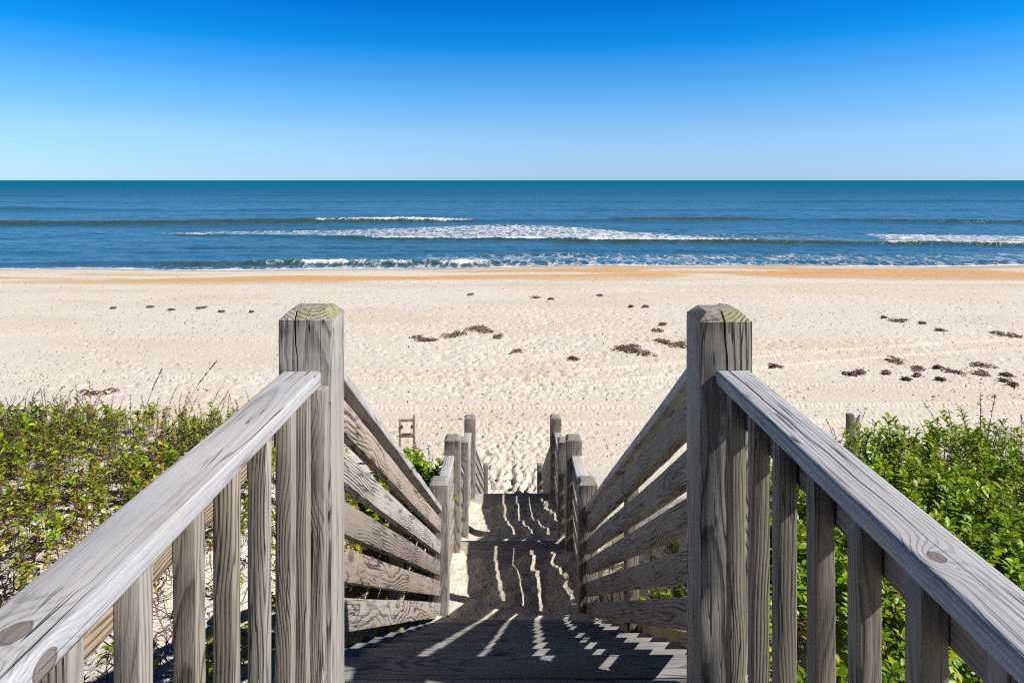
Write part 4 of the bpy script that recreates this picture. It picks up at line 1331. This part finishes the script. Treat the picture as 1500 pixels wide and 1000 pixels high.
def weed(px, py, wpx, hpx, label, group, mesh=None):
    x, y, z = hit(px, py)
    a = wpx / 1000 * y / 2
    b = hpx / 1000 * y * y / max(3.0, -z) / 2
    big = group == GS
    a, b = (a * 1.3, b * 1.6) if big else (a * 0.9, b * 0.9)
    me = mesh or weed_mesh(max(a, 0.10), max(min(b, a * 1.4), 0.07), vr, 0.7 if big else 0.8)
    o = link(bpy.data.objects.new("seaweed_clump", me))
    o.location = (x, y, z + 0.015)
    return tag(o, label, "seaweed", group)


GS = "dark seaweed clumps on the beach"
for (px, py, w, h, lab) in (
        (628, 494, 42, 11, "long brown seaweed clump at the left end of the streak behind the left newel post"),
        (668, 492, 36, 9, "seaweed clump in the middle of the streak, next to its left end"),
        (706, 484, 46, 9, "thin upper strand of seaweed at the top of the central streak"),
        (731, 493, 16, 13, "compact seaweed clump at the right end of the central streak"),
        (757, 518, 20, 9, "lone seaweed clump below the right end of the central streak"),
        (842, 527, 18, 5, "small flat seaweed scrap straight above the right landing posts"),
        (930, 512, 66, 17, "largest reddish brown seaweed patch, just left of the right newel post"),
        (984, 501, 48, 13, "seaweed arm joining the largest patch to the right newel post"),
        (973, 477, 14, 6, "topmost small seaweed knot above the largest patch"),
        (965, 486, 20, 5, "small seaweed knot between the largest patch and the topmost knot"),
        (1312, 529, 26, 10, "seaweed clump at the upper left end of the scatter beyond the right railing"),
        (1352, 543, 26, 9, "seaweed clump second along the scatter beyond the right railing"),
        (1396, 544, 28, 11, "widest seaweed clump in the middle of the scatter beyond the right railing"),
        (1441, 537, 30, 7, "upper slanting seaweed streak at the right end of the scatter"),
        (1436, 547, 26, 8, "seaweed streak right under the upper slanting one"),
        (1475, 491, 34, 9, "lone dark seaweed heap at the right edge above the tyre tracks"),
        (1318, 470, 32, 6, "long thin seaweed streak high on the beach, right of the right newel post"),
        (1265, 548, 18, 6, "small seaweed clump to the left of the scatter beyond the right railing"),
        (1244, 548, 16, 5, "leftmost small seaweed clump beyond the right railing"),
        (1136, 536, 20, 6, "seaweed clump lying against the tyre tracks by the right newel post"),
        (150, 575, 60, 7, "dark twiggy wrack on the sand just above the left dune plants"),
        (1058, 449, 30, 5, "far seaweed line above the right newel post")):
    weed(px, py, w, h, lab, GS)
for (px, py, w, h) in ((1373, 539, 14, 6), (1475, 550, 22, 8), (1469, 558, 14, 6), (1486, 565, 26, 7), (1300, 548, 18, 7), (1326, 556, 12, 5),
                       (1346, 552, 12, 5), (1375, 556, 18, 6), (1354, 475, 18, 4), (1378, 485, 20, 4), (1296, 466, 10, 4)):
    weed(px, py, w, h, "small dark seaweed scrap scattered on the beach right of the right newel post", "small seaweed scraps on the right")
for (px, py, w, h) in ((166, 452, 10, 3), (222, 450, 16, 3), (252, 454, 16, 3), (295, 452, 20, 4), (325, 457, 16, 3), (368, 458, 8, 3)):
    weed(px, py, w, h, "small dark seaweed scrap in the thin far line left of the left newel post", "small seaweed scraps on the left")
for (px, py, w, h) in ((785, 437, 20, 4), (808, 439, 14, 3), (878, 433, 14, 3), (925, 450, 10, 3), (945, 450, 16, 4), (690, 432, 14, 3)):
    weed(px, py, w, h, "small dark seaweed scrap in the thin far line between the newel posts", "small seaweed scraps between the posts")

# crumbs of shell, reed and wood all over the dry sand
rg = np.random.default_rng(77)
V, Q, n = [], [], 0
for i in range(7000):
    y = 15.0 * math.exp(rg.random() * math.log(50 / 15.0))
    x = rg.uniform(-0.85, 0.85) * y
    dn = float(fbm(np.array(x * 0.2), np.array(y * 0.2), 801, 3)) + 0.45 * math.exp(-((y - 33) / 9) ** 2) + (0.15 if x > 0 else 0)
    if rg.random() > np.clip(0.25 + 1.2 * dn, 0.04, 1): continue
    z = float(land(x, y)) + 0.01
    L, w = rg.uniform(0.02, 0.07) * (1 + y / 60), rg.uniform(0.008, 0.028)
    az = rg.uniform(0, 6.28)
    d, s_ = np.array([math.cos(az), math.sin(az), rg.normal(0, .2)]) * L / 2, np.array([-math.sin(az), math.cos(az), 0]) * w / 2
    c = np.array([x, y, z])
    V += [c - d - s_, c - d + s_, c + d + s_ * .6, c + d - s_ * .6, c + np.array([0, 0, w * 1.2])]
    Q += [(n, n + 1, n + 4), (n + 1, n + 2, n + 4), (n + 2, n + 3, n + 4), (n + 3, n, n + 4)]
    n += 5
o = link(bpy.data.objects.new("beach_litter", mesh_np("beach_litter", np.array(V), [np.array(Q)], WEED)))
tag(o, "tiny dark crumbs of reed and shell strewn over the dry sand", "beach litter", kind="stuff")
